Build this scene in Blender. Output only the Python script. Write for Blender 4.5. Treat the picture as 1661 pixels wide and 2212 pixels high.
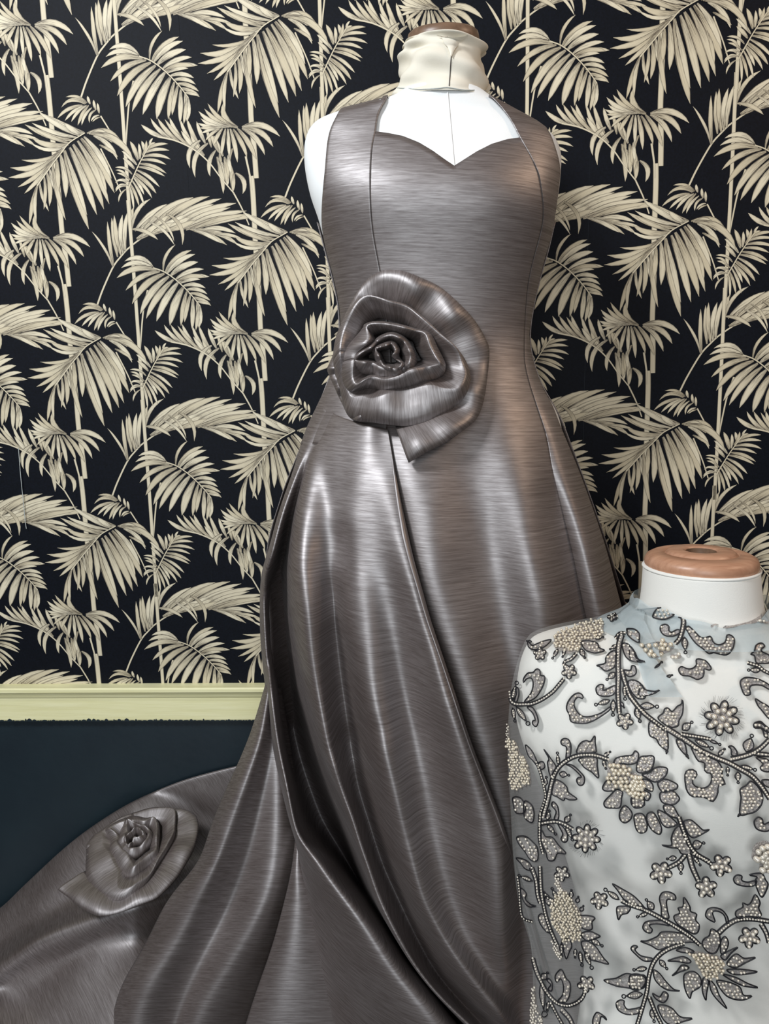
import bpy, math, random
import numpy as np
from mathutils import Vector, Matrix, noise
from mathutils.bvhtree import BVHTree

for o in list(bpy.data.objects):
    bpy.data.objects.remove(o)
scn = bpy.context.scene
col = scn.collection
rng = random.Random(7)

# ------------------------------------------------------------------ camera
F = 1600.0                      # focal length in pixels of the 1661 x 2212 frame
CAMZ = 1.02
WALL_Y = 1.329
def _rot(p, y, r):
    cp, sp, cy, sy, cr, sr = math.cos(p), math.sin(p), math.cos(y), math.sin(y), math.cos(r), math.sin(r)
    Rx = np.array([[1,0,0],[0,cp,-sp],[0,sp,cp]]); Ry = np.array([[cy,0,sy],[0,1,0],[-sy,0,cy]])
    Rz = np.array([[cr,-sr,0],[sr,cr,0],[0,0,1]])
    return Rz @ Rx @ Ry
R = _rot(math.radians(9.24), math.radians(2.26), math.radians(-1.10))
right = Vector((R[0,0], R[0,2], -R[0,1])); down = Vector((R[1,0], R[1,2], -R[1,1])); fwd = Vector((R[2,0], R[2,2], -R[2,1]))
CAM = Vector((0, 0, CAMZ))
cam_data = bpy.data.cameras.new('camera')
cam = bpy.data.objects.new('camera', cam_data); col.objects.link(cam)
cam_data.sensor_fit = 'VERTICAL'; cam_data.sensor_height = 36.0; cam_data.sensor_width = 36.0
cam_data.lens = F / 2212.0 * 36.0
cam_data.clip_start = 0.02
M3 = Matrix((right, -down, -fwd)).transposed()
cam.matrix_world = Matrix.Translation(CAM) @ M3.to_4x4()
scn.camera = cam

def ray(px, py):
    return (right * ((px - 830.5) / F) + down * ((py - 1106.0) / F) + fwd)
def P(px, py, Y):
    d = ray(px, py)
    return CAM + d * (Y / d.y)

# ------------------------------------------------------------------ light
world = bpy.data.worlds.new('world'); scn.world = world; world.use_nodes = True
world.node_tree.nodes['Background'].inputs[0].default_value = (0.80, 0.86, 0.95, 1)
world.node_tree.nodes['Background'].inputs[1].default_value = 0.08
def area(name, loc, target, size, power, color, size_y=None):
    l = bpy.data.lights.new(name, 'AREA'); l.energy = power; l.color = color; l.size = size
    if size_y: l.shape = 'RECTANGLE'; l.size_y = size_y
    o = bpy.data.objects.new(name, l); col.objects.link(o); o.location = loc
    o.rotation_euler = (Vector(target) - Vector(loc)).to_track_quat('-Z', 'Y').to_euler()
    return o
area('ceiling_light_left_offscreen', (-1.15, -0.35, 2.4), (0.05, 1.15, 0.9), 0.42, 48, (0.96, 0.98, 1.0))
area('shop_window_front_offscreen', (-0.3, -2.4, 1.15), (0.1, 1.0, 0.75), 1.5, 52, (0.92, 0.97, 1.0), 2.2)
area('ceiling_light_right_offscreen', (1.8, 0.35, 2.4), (0.3, 1.1, 0.9), 0.3, 11, (1.0, 0.70, 0.48))
vs = scn.view_settings
vs.view_transform = 'Standard'; vs.look = 'None'; vs.exposure = 0.0; vs.gamma = 1.0; vs.use_curve_mapping = False

# ------------------------------------------------------------------ helpers
def mesh(name, verts, faces, mat, parent=None, uvs=None, smooth=True, attrs=None):
    me = bpy.data.meshes.new(name)
    me.from_pydata([tuple(v) for v in verts], [], faces)
    if uvs is not None:
        lay = me.uv_layers.new(name='UVMap')
        idx = np.empty(len(me.loops), dtype=np.int32); me.loops.foreach_get('vertex_index', idx)
        lay.data.foreach_set('uv', np.asarray(uvs, dtype=np.float32)[idx].ravel())
    if attrs:
        for k, vals in attrs.items():
            a = me.attributes.new(k, 'FLOAT', 'POINT'); a.data.foreach_set('value', np.asarray(vals, dtype=np.float32))
    if smooth:
        me.polygons.foreach_set('use_smooth', [True] * len(me.polygons))
    me.materials.append(mat)
    o = bpy.data.objects.new(name, me); col.objects.link(o)
    if parent: attach(o, parent)
    return o
def attach(o, parent):
    o.parent = parent
    if parent.type == 'EMPTY': o.matrix_parent_inverse = Matrix.Translation(-parent.location)
def thing(name, loc, label, cat, group=None):
    o = bpy.data.objects.new(name, None); col.objects.link(o); o.location = loc
    o.empty_display_size = 0.05
    tag(o, label, cat, group)
    return o
def tag(o, label, cat, group=None):
    o['label'] = label; o['category'] = cat
    if group: o['group'] = group
def grid_faces(nu, nv, wrap=False):
    f = []
    for j in range(nv - 1):
        for i in range(nu - (0 if wrap else 1)):
            i2 = (i + 1) % nu
            f.append((j*nu + i, j*nu + i2, (j+1)*nu + i2, (j+1)*nu + i))
    return f
def catmull(pts, n):
    """n samples along a Catmull-Rom spline through pts (k x d), uniform in knot index."""
    pts = np.asarray(pts, float); k = len(pts)
    ext = np.vstack([2*pts[0] - pts[1], pts, 2*pts[-1] - pts[-2]])
    t = np.linspace(0, k - 1, n); i = np.minimum(t.astype(int), k - 2); u = (t - i)[:, None]
    p0, p1, p2, p3 = ext[i], ext[i+1], ext[i+2], ext[i+3]
    return 0.5*((2*p1) + (-p0 + p2)*u + (2*p0 - 5*p1 + 4*p2 - p3)*u*u + (-p0 + 3*p1 - 3*p2 + p3)*u**3)
def nspline(pts, n):
    """n samples of the natural cubic spline through pts, uniform in knot index (smooth curvature for cloth)."""
    pts = np.asarray(pts, float); k = len(pts)
    A = np.zeros((k, k)); b = np.zeros_like(pts); A[0, 0] = A[-1, -1] = 1
    for i in range(1, k - 1):
        A[i, i-1:i+2] = (1, 4, 1); b[i] = 6*(pts[i-1] - 2*pts[i] + pts[i+1])
    m = np.linalg.solve(A, b)
    t = np.linspace(0, k - 1, n); i = np.minimum(t.astype(int), k - 2); u = (t - i)[:, None]; w = 1 - u
    return w*pts[i] + u*pts[i+1] + ((w**3 - w)*m[i] + (u**3 - u)*m[i+1])/6
def smooth_line(pts, n, closed=False):
    """resample a traced polyline to n points evenly by arc length after spline smoothing."""
    pts = np.asarray(pts, float)
    if closed: pts = np.vstack([pts[-1:], pts, pts[:2]])
    c = catmull(pts, max(8*len(pts), 4*n))
    if closed:
        k = len(pts); t = np.linspace(0, k - 1, len(c)); c = c[(t >= 1) & (t <= k - 2)]
    d = np.concatenate([[0], np.cumsum(np.linalg.norm(np.diff(c, axis=0), axis=1))])
    s = np.linspace(0, d[-1], n + (1 if closed else 0))
    out = np.stack([np.interp(s, d, c[:, m]) for m in range(c.shape[1])], 1)
    return out[:-1] if closed else out
def by_row(pts, n):
    """resample a traced curve uniformly in its second coordinate (pixel row)."""
    pts = np.asarray(pts, float); c = catmull(pts, 12*len(pts)); y = np.maximum.accumulate(c[:, 1] + 1e-6*np.arange(len(c)))
    s = np.linspace(y[0], y[-1], n)
    return np.stack([np.interp(s, y, c[:, m]) for m in range(c.shape[1])], 1)
def grid_uv(V, nu, nv):
    A = np.array([tuple(v) for v in V]).reshape(nv, nu, 3)
    du = np.zeros((nv, nu)); dv = np.zeros((nv, nu))
    du[:, 1:] = np.cumsum(np.linalg.norm(np.diff(A, axis=1), axis=2), axis=1)
    dv[1:, :] = np.cumsum(np.linalg.norm(np.diff(A, axis=0), axis=2), axis=0)
    dv[:] = dv.mean(axis=1, keepdims=True)
    return np.stack([du, dv], 2).reshape(-1, 2)
def tube(path, r, k=6, closed=False):
    """verts, faces of a round cord along a list of 3D points."""
    p = [Vector(q) for q in path]; n = len(p); V = []; Fc = []
    for i in range(n):
        a = p[i-1] if (i > 0 or closed) else p[i]; b = p[(i+1) % n] if (i < n-1 or closed) else p[i]
        t = (b - a); t = t.normalized() if t.length > 1e-9 else Vector((0, 0, 1))
        s = t.cross(Vector((0.13, -0.97, 0.21))); s = s.normalized() if s.length > 1e-6 else Vector((1, 0, 0))
        w = t.cross(s)
        for j in range(k):
            an = 2*math.pi*j/k
            V.append(p[i] + s*(r*math.cos(an)) + w*(r*math.sin(an)))
    for i in range(n if closed else n-1):
        for j in range(k):
            i2 = (i+1) % n
            Fc.append((i*k+j, i*k+(j+1) % k, i2*k+(j+1) % k, i2*k+j))
    return V, Fc
class MB:
    def __init__(s): s.v = []; s.f = []; s.uv = []; s.a = []
    def add(s, V, Fc, uv=None, a=0.0):
        b = len(s.v); s.v += [tuple(x) for x in V]; s.f += [tuple(b + i for i in q) for q in Fc]
        s.uv += [tuple(x) for x in uv] if uv is not None else [(0, 0)]*len(V)
        s.a += [a]*len(V)
    def build(s, name, mat, parent=None, smooth=True):
        return mesh(name, s.v, s.f, mat, parent, s.uv, smooth, {'rnd': s.a})
def lathe(profile, center, k=48, sx=1.0, sy=1.0, tilt=None):
    V = []; Fc = []
    for r, z in profile:
        for j in range(k):
            an = 2*math.pi*j/k
            v = Vector((r*sx*math.cos(an), r*sy*math.sin(an), z))
            if tilt: v = tilt @ v
            V.append(Vector(center) + v)
    n = len(profile)
    for i in range(n-1):
        for j in range(k):
            Fc.append((i*k+j, i*k+(j+1) % k, (i+1)*k+(j+1) % k, (i+1)*k+j))
    return V, Fc
def boxm(x0, x1, y0, y1, z0, z1):
    V = [(x, y, z) for z in (z0, z1) for y in (y0, y1) for x in (x0, x1)]
    return V, [(0,2,3,1), (4,5,7,6), (0,1,5,4), (2,6,7,3), (0,4,6,2), (1,3,7,5)]

# ------------------------------------------------------------------ materials
def srgb(r, g, b):
    return tuple(((c/255)/12.92 if c/255 <= .04045 else ((c/255 + .055)/1.055)**2.4) for c in (r, g, b)) + (1.0,)
class NT:
    def __init__(s, name):
        s.m = bpy.data.materials.new(name); s.m.use_nodes = True; s.t = s.m.node_tree; s.t.nodes.clear()
        s.out = s.n('ShaderNodeOutputMaterial')
    def n(s, kind, **kw):
        q = s.t.nodes.new(kind)
        for k, v in kw.items(): setattr(q, k, v)
        return q
    def l(s, a, b): s.t.links.new(a, b)
    def val(s, q, i, v): q.inputs[i].default_value = v
    def mathn(s, op, a, b=None, clamp=False):
        q = s.n('ShaderNodeMath', operation=op, use_clamp=clamp)
        for i, x in enumerate((a, b)):
            if x is None: continue
            if isinstance(x, (int, float)): q.inputs[i].default_value = x
            else: s.l(x, q.inputs[i])
        return q.outputs[0]
    def mix(s, fac, a, b):
        q = s.n('ShaderNodeMix', data_type='RGBA')
        for i, x in ((0, fac), (6, a), (7, b)):
            if isinstance(x, (int, float, tuple)): q.inputs[i].default_value = x
            else: s.l(x, q.inputs[i])
        return q.outputs[2]
    def noise(s, vec, scale, detail=2.0, rough=.5):
        q = s.n('ShaderNodeTexNoise'); q.inputs['Scale'].default_value = scale; q.inputs['Detail'].default_value = detail
        q.inputs['Roughness'].default_value = rough
        if vec is not None: s.l(vec, q.inputs['Vector'])
        return q.outputs[0]
    def mapping(s, vec, scale, loc=(0, 0, 0), rot=(0, 0, 0)):
        q = s.n('ShaderNodeMapping'); q.inputs['Scale'].default_value = scale; q.inputs['Location'].default_value = loc
        q.inputs['Rotation'].default_value = rot; s.l(vec, q.inputs['Vector']); return q.outputs[0]
    def ramp(s, fac, stops):
        q = s.n('ShaderNodeValToRGB'); e = q.color_ramp.elements
        while len(e) < len(stops): e.new(.5)
        for el, (p, c) in zip(e, stops): el.position = p; el.color = c if len(c) == 4 else c + (1,)
        s.l(fac, q.inputs[0]); return q.outputs[0]
    def maprange(s, x, a, b, c, d):
        q = s.n('ShaderNodeMapRange'); s.l(x, q.inputs[0])
        for i, v in enumerate((a, b, c, d)): q.inputs[i+1].default_value = v
        return q.outputs[0]
    def bump(s, h, strength, dist):
        q = s.n('ShaderNodeBump'); q.inputs['Strength'].default_value = strength; q.inputs['Distance'].default_value = dist
        s.l(h, q.inputs['Height']); return q.outputs[0]
    def principled(s, **kw):
        q = s.n('ShaderNodeBsdfPrincipled')
        for k, v in kw.items():
            k = k.replace('_', ' ')
            if hasattr(v, 'is_linked'): s.l(v, q.inputs[k])
            else: q.inputs[k].default_value = v
        return q
    def done(s, shader):
        s.l(shader.outputs[0] if hasattr(shader, 'outputs') else shader, s.out.inputs[0]); return s.m

def m_paper():
    t = NT('wallpaper_ground'); c = t.n('ShaderNodeTexCoord').outputs['Object']
    n = t.noise(c, 300, 3); n2 = t.noise(c, 3, 2)
    colr = t.mix(t.maprange(n, .3, .7, 0, 1), srgb(8, 11, 17), srgb(13, 17, 26))
    return t.done(t.principled(Base_Color=colr, Roughness=.6, Specular_IOR_Level=.12))
def m_print():
    t = NT('palm_print_ink'); uv = t.n('ShaderNodeUVMap').outputs[0]
    sep = t.n('ShaderNodeSeparateXYZ'); t.l(uv, sep.inputs[0]); u, v = sep.outputs[0], sep.outputs[1]
    at = t.n('ShaderNodeAttribute', attribute_name='rnd'); rnd = at.outputs['Fac']
    comb = t.n('ShaderNodeCombineXYZ'); t.l(t.mathn('MULTIPLY', u, 2.2), comb.inputs[0]); t.l(t.mathn('MULTIPLY', v, 4.5), comb.inputs[1]); t.l(t.mathn('MULTIPLY', rnd, 37.0), comb.inputs[2])
    streak = t.noise(comb.outputs[0], 1.6, 3, .6)
    # ink: heavy at the base of the leaflet, thin hatching along its length, a drawn line on its lower edge
    base = t.maprange(u, 0.0, 0.55, .78, 0.0)
    tip = t.maprange(u, .85, 1.0, 0.0, .25)
    edge = t.maprange(t.mathn('ABSOLUTE', v), .62, 1.0, 0.0, .75)
    hat = t.maprange(streak, .49, .66, 0, .85)
    ink = t.mathn('MULTIPLY', t.mathn('ADD', base, .28), hat)
    ink = t.mathn('ADD', t.mathn('MULTIPLY', base, t.maprange(streak, .32, .62, 0, .9)), ink)
    ink = t.mathn('ADD', ink, edge); ink = t.mathn('ADD', ink, tip, True)
    tone = t.mix(rnd, srgb(200, 188, 160), srgb(222, 212, 186))
    colr = t.mix(ink, tone, srgb(58, 48, 38))
    return t.done(t.principled(Base_Color=colr, Roughness=.6, Specular_IOR_Level=.35))
def m_teal():
    t = NT('dark_teal_paint'); c = t.n('ShaderNodeTexCoord').outputs['Object']
    n = t.noise(c, 2.5, 4, .6); sp = t.noise(c, 70, 1)
    colr = t.mix(t.maprange(n, .35, .65, 0, 1), srgb(14, 27, 36), srgb(24, 40, 47))
    colr = t.mix(t.maprange(sp, .79, .80, 0, .6), colr, srgb(120, 130, 130))
    b = t.bump(t.noise(c, 60, 3), .15, .002)
    return t.done(t.principled(Base_Color=colr, Roughness=.5, Normal=b))
def m_cream():
    t = NT('cream_gloss_paint'); c = t.n('ShaderNodeTexCoord').outputs['Object']
    s = t.mapping(c, (3, 40, 60)); n = t.noise(s, 2.5, 4, .6)
    colr = t.mix(t.maprange(n, .3, .7, 0, 1), srgb(222, 217, 166), srgb(234, 230, 186))
    b = t.bump(n, .2, .002)
    return t.done(t.principled(Base_Color=colr, Roughness=.42, Normal=b))
def m_satin():
    t = NT('taupe_slub_satin'); uv = t.n('ShaderNodeUVMap').outputs[0]
    s1 = t.noise(t.mapping(uv, (24, 420, 1)), 1.0, 4, .62)
    s2 = t.noise(t.mapping(uv, (60, 1100, 1)), 1.0, 2, .5)
    big = t.noise(t.mapping(uv, (6, 14, 1)), 1.0, 2)
    h = t.mathn('ADD', t.mathn('MULTIPLY', s1, .7), t.mathn('MULTIPLY', s2, .3))
    bmp = t.bump(h, .2, .0009)
    brown = t.mix(t.maprange(h, .36, .64, 0, 1), srgb(84, 69, 62), srgb(95, 79, 71))
    d = t.principled(Base_Color=brown, Roughness=.7, Specular_IOR_Level=.2, Normal=bmp)
    g = t.n('ShaderNodeBsdfAnisotropic') if hasattr(bpy.types, 'ShaderNodeBsdfAnisotropic') else t.n('ShaderNodeBsdfGlossy')
    gcol = t.mix(t.maprange(h, .36, .66, 0, 1), (.28, .268, .272, 1), (.60, .588, .60, 1))
    t.l(gcol, g.inputs['Color'])
    t.l(t.maprange(big, .3, .7, .49, .57), g.inputs['Roughness']); t.l(bmp, g.inputs['Normal'])
    mx = t.n('ShaderNodeMixShader'); mx.inputs[0].default_value = .55
    t.l(d.outputs[0], mx.inputs[1]); t.l(g.outputs[0], mx.inputs[2])
    return t.done(mx)
def m_cloth(name, c1, c2, rough=.85):
    t = NT(name); c = t.n('ShaderNodeTexCoord').outputs['Object']
    n = t.noise(c, 6, 3); w = t.noise(t.mapping(c, (700, 700, 1200)), 1, 1)
    colr = t.mix(t.maprange(n, .3, .7, 0, 1), c1, c2)
    return t.done(t.principled(Base_Color=colr, Roughness=rough, Specular_IOR_Level=.2, Normal=t.bump(w, .2, .0006)))
def m_wood(name, c1, c2):
    t = NT(name); c = t.n('ShaderNodeTexCoord').outputs['Object']
    n = t.noise(t.mapping(c, (12, 120, 60), rot=(0, 0, .5)), 1.4, 4, .6)
    return t.done(t.principled(Base_Color=t.mix(t.maprange(n, .3, .7, 0, 1), c1, c2), Roughness=.38, Normal=t.bump(n, .1, .001)))
def m_plain(name, c, rough=.5, metal=0.0, spec=.5):
    t = NT(name); tc = t.n('ShaderNodeTexCoord').outputs['Object']; n = t.noise(tc, 160, 2)
    d = tuple(x*.82 for x in c[:3]) + (1,)
    return t.done(t.principled(Base_Color=t.mix(t.maprange(n, .3, .7, 0, 1), d, c), Roughness=rough, Metallic=metal, Specular_IOR_Level=spec))
M_PAPER = m_paper(); M_PRINT = m_print(); M_TEAL = m_teal(); M_CREAM = m_cream(); M_SATIN = m_satin()
M_CALICO = m_cloth('white_form_jersey', srgb(226, 229, 230), srgb(238, 240, 240))
M_BANDAGE = m_cloth('cream_neck_jersey', srgb(218, 212, 196), srgb(232, 227, 214))
M_LINEN = m_cloth('off_white_form_linen', srgb(222, 220, 213), srgb(236, 234, 228))
M_WOOD = m_wood('varnished_wood', srgb(160, 116, 90), srgb(190, 146, 118))
M_DWOOD = m_wood('brown_wood', srgb(96, 74, 58), srgb(128, 102, 82))
M_THREAD = m_plain('black_cord', srgb(24, 24, 30), .6)
M_SEAM = m_plain('dark_seam_thread', srgb(52, 45, 43), .7)
M_WHITE = m_plain('white_thread', srgb(190, 195, 192), .7)
M_METAL = m_plain('grey_metal', srgb(120, 120, 122), .35, .9)
# ------------------------------------------------------------------ the setting
RAIL_TOP = P(300, 1476, WALL_Y).z
RAIL_BOT = P(300, 1558, WALL_Y - .014).z
X0, X1, ZTOP = -1.9, 2.3, 2.55
V, Fc = boxm(X0, X1, WALL_Y + .0006, WALL_Y + .08, -.02, ZTOP)
wall = mesh('wall_back', V, Fc, M_TEAL, smooth=False); wall['kind'] = 'structure'
V, Fc = boxm(X0, X1, -1.6, WALL_Y + .08, -.06, 0.0)
floor = mesh('floor', V, Fc, M_TEAL, smooth=False); floor['kind'] = 'structure'
# dado rail: moulded profile swept along the wall
prof = [(0, RAIL_TOP), (.021, RAIL_TOP - .001), (.0235, RAIL_TOP - .0035), (.0235, RAIL_TOP - .009), (.021, RAIL_TOP - .012), (.0185, RAIL_TOP - .016),
        (.0165, RAIL_TOP - .021), (.0145, RAIL_TOP - .024), (.0140, RAIL_TOP - .030), (.0140, RAIL_BOT + .003), (.0125, RAIL_BOT), (0, RAIL_BOT)]
V = [(x, WALL_Y + .0006 - d, z) for x in np.linspace(X0, X1, 60) for d, z in prof]
k = len(prof)
Fc = [(i*k + j, i*k + j + 1, (i+1)*k + j + 1, (i+1)*k + j) for i in range(59) for j in range(k - 1)]
rail = mesh('trim_1', V, Fc, M_CREAM, smooth=False); rail['kind'] = 'structure'
# ragged dark paint line left along the lower edge of the rail
mb = MB(); x = X0
while x < X1:
    w = rng.uniform(.003, .012); h = rng.choice([.001, .001, .0015, .002, .003, .0045]) * rng.uniform(.6, 1.2)
    mb.add([(x, WALL_Y - .0142, RAIL_BOT), (x + w, WALL_Y - .0142, RAIL_BOT), (x + w*.8, WALL_Y - .0142, RAIL_BOT + h*.7 + .001), (x + w*.45, WALL_Y - .0142, RAIL_BOT + h + .001), (x + w*.1, WALL_Y - .0142, RAIL_BOT + h*.5 + .001)], [(0, 1, 2, 3, 4)])
    x += w
chip = mb.build('paint_edge', M_TEAL, rail, smooth=False); chip['kind'] = 'stuff'

# ---- wallpaper: strips two columns wide, the palm print laid on each as a half-drop repeat
CW, RH = 0.34, 0.3399
SEAM0 = P(409, 430, WALL_Y).x
strips = []
for i in range(-2, 4):
    a = max(SEAM0 + (i-1)*2*CW + .0002, X0); b = min(SEAM0 + i*2*CW - .0002, X1)
    if b - a < .05: continue
    V, Fc = boxm(a, b, WALL_Y, WALL_Y + .0006, RAIL_TOP - .004, ZTOP)
    strips.append((a, b, mesh('wallpaper_strip', V, Fc, M_PAPER, wall, smooth=False)))

C1 = (0, 0, 3.955); C6 = (280, 0, 3.955); C2 = (280, 380, 3.955); C3 = (0, 800, 1661/620)
# every leaflet: base x, base y, tip x, tip y, width, bulge ; coordinates of the crop named with the group
LEAF_B = [(C1, [(830,480,640,150,24,-.06),(835,470,780,55,36,.02),(872,385,818,20,42,.02),(902,370,838,-5,44,.03),(922,350,912,-10,46,.06),(940,330,960,-40,42,.05)]),
 (C2, [(15,500,30,270,44,.05),(20,460,178,195,34,.14),(45,470,320,240,46,.06),(80,470,350,300,50,.06),(110,470,545,185,58,.08),(180,455,610,195,52,.07),(230,450,682,175,58,.08),(300,445,785,195,52,.06),(330,450,720,240,44,.05),(360,455,910,235,60,.06),(420,455,860,270,46,.05),(450,455,1000,300,54,.05),(480,458,1085,348,58,.05),(520,455,945,360,46,.03),(540,455,1010,330,40,.04),
   (515,455,832,590,40,.05),(540,455,785,575,36,.04),(580,455,930,590,44,.08),(620,462,905,490,40,.1),(650,470,870,545,34,.08),(700,500,985,555,28,.08),
   (60,540,330,330,60,-.05),(150,500,470,330,70,-.04),(230,480,520,350,60,-.04),(300,470,560,380,50,-.03),(100,520,260,400,50,0),(190,490,370,400,50,0),
   (20,455,242,545,36,.1),(160,390,385,592,26,.1),(215,345,380,560,24,.12),(310,320,452,588,36,.2)])]
LEAF_C = [(C1, [(1190,480,935,425,42,-.22),(1195,488,905,485,42,-.16),(1220,500,865,580,52,-.12),(1250,515,945,695,46,-.1),(1290,535,1003,822,58,-.1),(1330,560,1075,915,62,-.08),(1370,590,1128,955,58,-.06),(1410,620,1220,980,64,-.05),(1455,665,1340,1018,72,-.05),(1490,700,1440,1022,46,-.03),(1520,730,1470,985,40,-.02),(1545,765,1540,1055,44,0),(1580,800,1600,1045,44,.02),(1600,825,1572,1062,36,.0),(1608,835,1613,1012,32,.03),
   (1280,512,1388,265,28,.14),(1300,520,1530,315,44,.1),(1315,530,1562,350,48,.09),(1345,555,1590,425,54,.09),(1390,590,1640,490,42,.09),(1420,615,1690,560,44,.09)]),
  (C2, [(410,900,655,868,42,.1),(430,920,605,885,30,.08),(450,945,650,960,36,.12),(480,975,665,1010,34,.12),(505,1005,690,1065,34,.1),(540,1040,697,1108,34,.08),(570,1075,690,1100,26,.05)])]
LEAF_D = [(C6, [(925,1090,800,880,52,.22),(905,1085,668,885,38,.1),(880,1085,640,930,40,.1),(850,1085,590,952,44,.1),(825,1085,608,1015,34,.1),(790,1088,583,1052,34,.08),(765,1095,600,1095,28,0),(750,1100,615,1140,26,-.05),
   (960,1088,1285,1168,50,.16),(985,1095,1228,1255,48,.14),(960,1098,1156,1327,44,.12),(920,1098,1082,1362,44,.06),(885,1105,1005,1347,40,.05),(860,1100,922,1388,40,.03),(840,1100,852,1340,34,0),(820,1100,785,1332,34,-.02),(795,1100,715,1245,34,-.05),(770,1102,650,1200,28,-.06)])]
LEAF_E = [(C6, [(300,1178,98,1066,40,.06),(360,1190,180,1013,36,.08),(420,1205,240,1010,38,.07),(480,1235,340,1003,40,.06),(520,1255,300,1020,34,.05),(560,1270,430,1015,36,.05),(600,1250,490,1015,38,.05),(650,1230,572,1038,36,.03),(700,1260,655,1090,30,.0),
   (600,1290,440,1120,40,.05),(640,1330,520,1150,36,.05),(800,1335,718,1158,46,.04),(760,1300,690,1140,36,0),
   (605,1200,517,1437,42,-.22),(670,1225,563,1517,42,-.2),(735,1285,690,1508,38,-.15),(770,1310,760,1480,36,.05),(745,1340,800,1655,44,.05),(780,1380,840,1590,44,.05),(810,1340,830,1560,40,.03),(850,1390,885,1645,46,.04),(880,1270,850,1520,38,-.1),(840,1330,865,1480,34,.0),(905,1480,966,1657,42,.25),(890,1480,884,1640,36,0)])]
LEAF_F = [(C1, [(1275,1250,1307,1180,20,.1),(1260,1270,1327,1218,22,.1),(1240,1290,1437,1230,28,.1),(1230,1312,1447,1287,28,.1),(1218,1340,1458,1362,30,.1),(1205,1368,1420,1406,28,.08),(1192,1400,1422,1482,30,.08),(1180,1425,1410,1508,30,.07),(1168,1452,1364,1598,30,.06),(1150,1490,1335,1652,30,.06),(1140,1515,1232,1665,28,.05),
   (1235,1300,1210,1205,30,-.05),(1215,1330,1250,1200,28,-.1),(1195,1360,1185,1225,30,-.04),(1180,1370,1112,1208,40,-.04),(1170,1410,1040,1290,34,-.04),(1150,1445,1050,1350,34,-.04),(1130,1490,985,1432,22,-.15),(1115,1540,1000,1480,22,-.1),(1110,1562,985,1562,18,-.2),(1100,1590,985,1622,18,-.22)]),
  (C3, [(935,1100,1050,1202,20,.06),(925,1115,1027,1226,20,.06),(915,1130,985,1262,18,.05),(905,1145,957,1266,18,.05),(900,1150,928,1282,16,.05),(895,1130,832,1085,14,-.2),(890,1150,835,1140,14,-.2),(888,1165,832,1192,13,-.2),(888,1180,848,1242,13,-.15)])]
LEAF_G = [(C1, [(745,880,562,830,24,-.14),(735,885,525,918,26,-.22),(725,890,545,890,22,-.16),(705,900,490,1012,30,-.1),(722,905,555,1032,28,-.08),(740,900,610,1042,28,-.08),(758,900,665,1072,30,-.06),(785,920,698,1072,26,-.1),(772,890,748,820,26,.05),(820,940,800,853,26,.05),(848,970,832,880,24,.0),(818,940,765,1050,22,-.2),(850,985,778,1038,18,-.15),(862,1000,790,1042,14,-.1)])]
LEAF_A = [(C2, [(1345,480,1075,350,50,.06),(1330,485,1010,325,44,.05),(1300,500,960,300,44,.04),(1275,515,900,395,40,.05),(1240,540,840,408,46,.06),(1215,565,905,440,34,.03),(1205,575,895,520,50,.1),(1195,585,880,560,30,.14),(1320,490,1180,400,48,.06),
   (1155,610,702,766,56,.13),(1140,635,800,700,30,.1),(1105,660,683,846,50,.1),(1075,705,757,926,40,.05),(1020,765,812,979,36,.03),
   (930,905,845,1235,40,-.03),(925,915,905,1212,34,-.06),(945,880,1016,1128,30,-.06),(985,830,972,1112,32,.05),(1010,800,1022,1085,42,.06),(1035,775,1110,1010,40,-.04),(1060,740,1155,1200,46,-.03),(1100,700,1105,960,46,.0),(1135,660,1165,1015,58,.04),
   (1170,625,1352,1277,74,-.02),(1185,660,1340,1160,48,.0),(1215,600,1422,1160,64,.02),(1245,575,1487,1112,70,.03),(1285,545,1531,1070,60,.04),(1315,525,1581,980,64,.05),(1430,720,1512,975,32,.05),(1340,510,1560,860,50,.06)]),
  (C1, [(745,1140,1062,1295,40,.26),(760,1142,960,1220,60,.2),(780,1145,1140,1370,56,.16),(800,1160,1005,1365,44,.12),(850,1240,1010,1340,26,.05)])]
STEMS = [('T1', C2, [(1040,0),(1055,180),(1075,590),(1085,720),(1105,1000),(1118,1300),(1140,1503),(1158,1750)], 44),
 ('T2', C3, [(822,170),(835,330),(860,650),(885,1000),(900,1215),(908,1310)], 21),
 ('S', C2, [(880,130),(960,280),(1020,420)], 14),
 ('S', C1, [(340,470),(385,650),(405,770)], 18),
 ('S', C1, [(1140,690),(1100,900),(1075,1245)], 16),
 ('S', C1, [(690,838),(740,690),(830,480),(900,380),(975,295),(1130,180),(1300,140)], 16),
 ('S', C1, [(860,990),(960,1150),(1050,1270)], 13),
 ('S', C1, [(860,1270),(960,1470),(1035,1650)], 13),
 ('S', C2, [(1145,640),(1215,560),(1350,480)], 12),('S', C2, [(925,915),(1060,740),(1145,640)], 12),
 ('S', C1, [(1190,482),(1290,520),(1400,600),(1520,720),(1610,835)], 11),
 ('S', C6, [(240,1168),(400,1205),(560,1285),(680,1390),(780,1520),(890,1650)], 14),
 ('S', C1, [(1090,1625),(1190,1400),(1290,1220)], 11)]
def wallxy(crop, x, y):
    q = P(crop[0] + x/crop[2], crop[1] + y/crop[2], WALL_Y); return np.array([q.x, q.z])
ANCH = wallxy(C2, 1352, 1275)       # lattice node of the traced cell (column 1, row .5)
def to_cell(p):
    """lattice vector that brings a point back near the reference cell"""
    best = None
    for i in range(-3, 4):
        for j in range(-3, 4):
            v = np.array([i*CW, -(j + .5*(i % 2))*RH]); d = np.linalg.norm(p + v - (ANCH + np.array([-.1, .12])))
            if best is None or d < best[0]: best = (d, v)
    return best[1]
cell = MB(); depth = [0.0]
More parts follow.
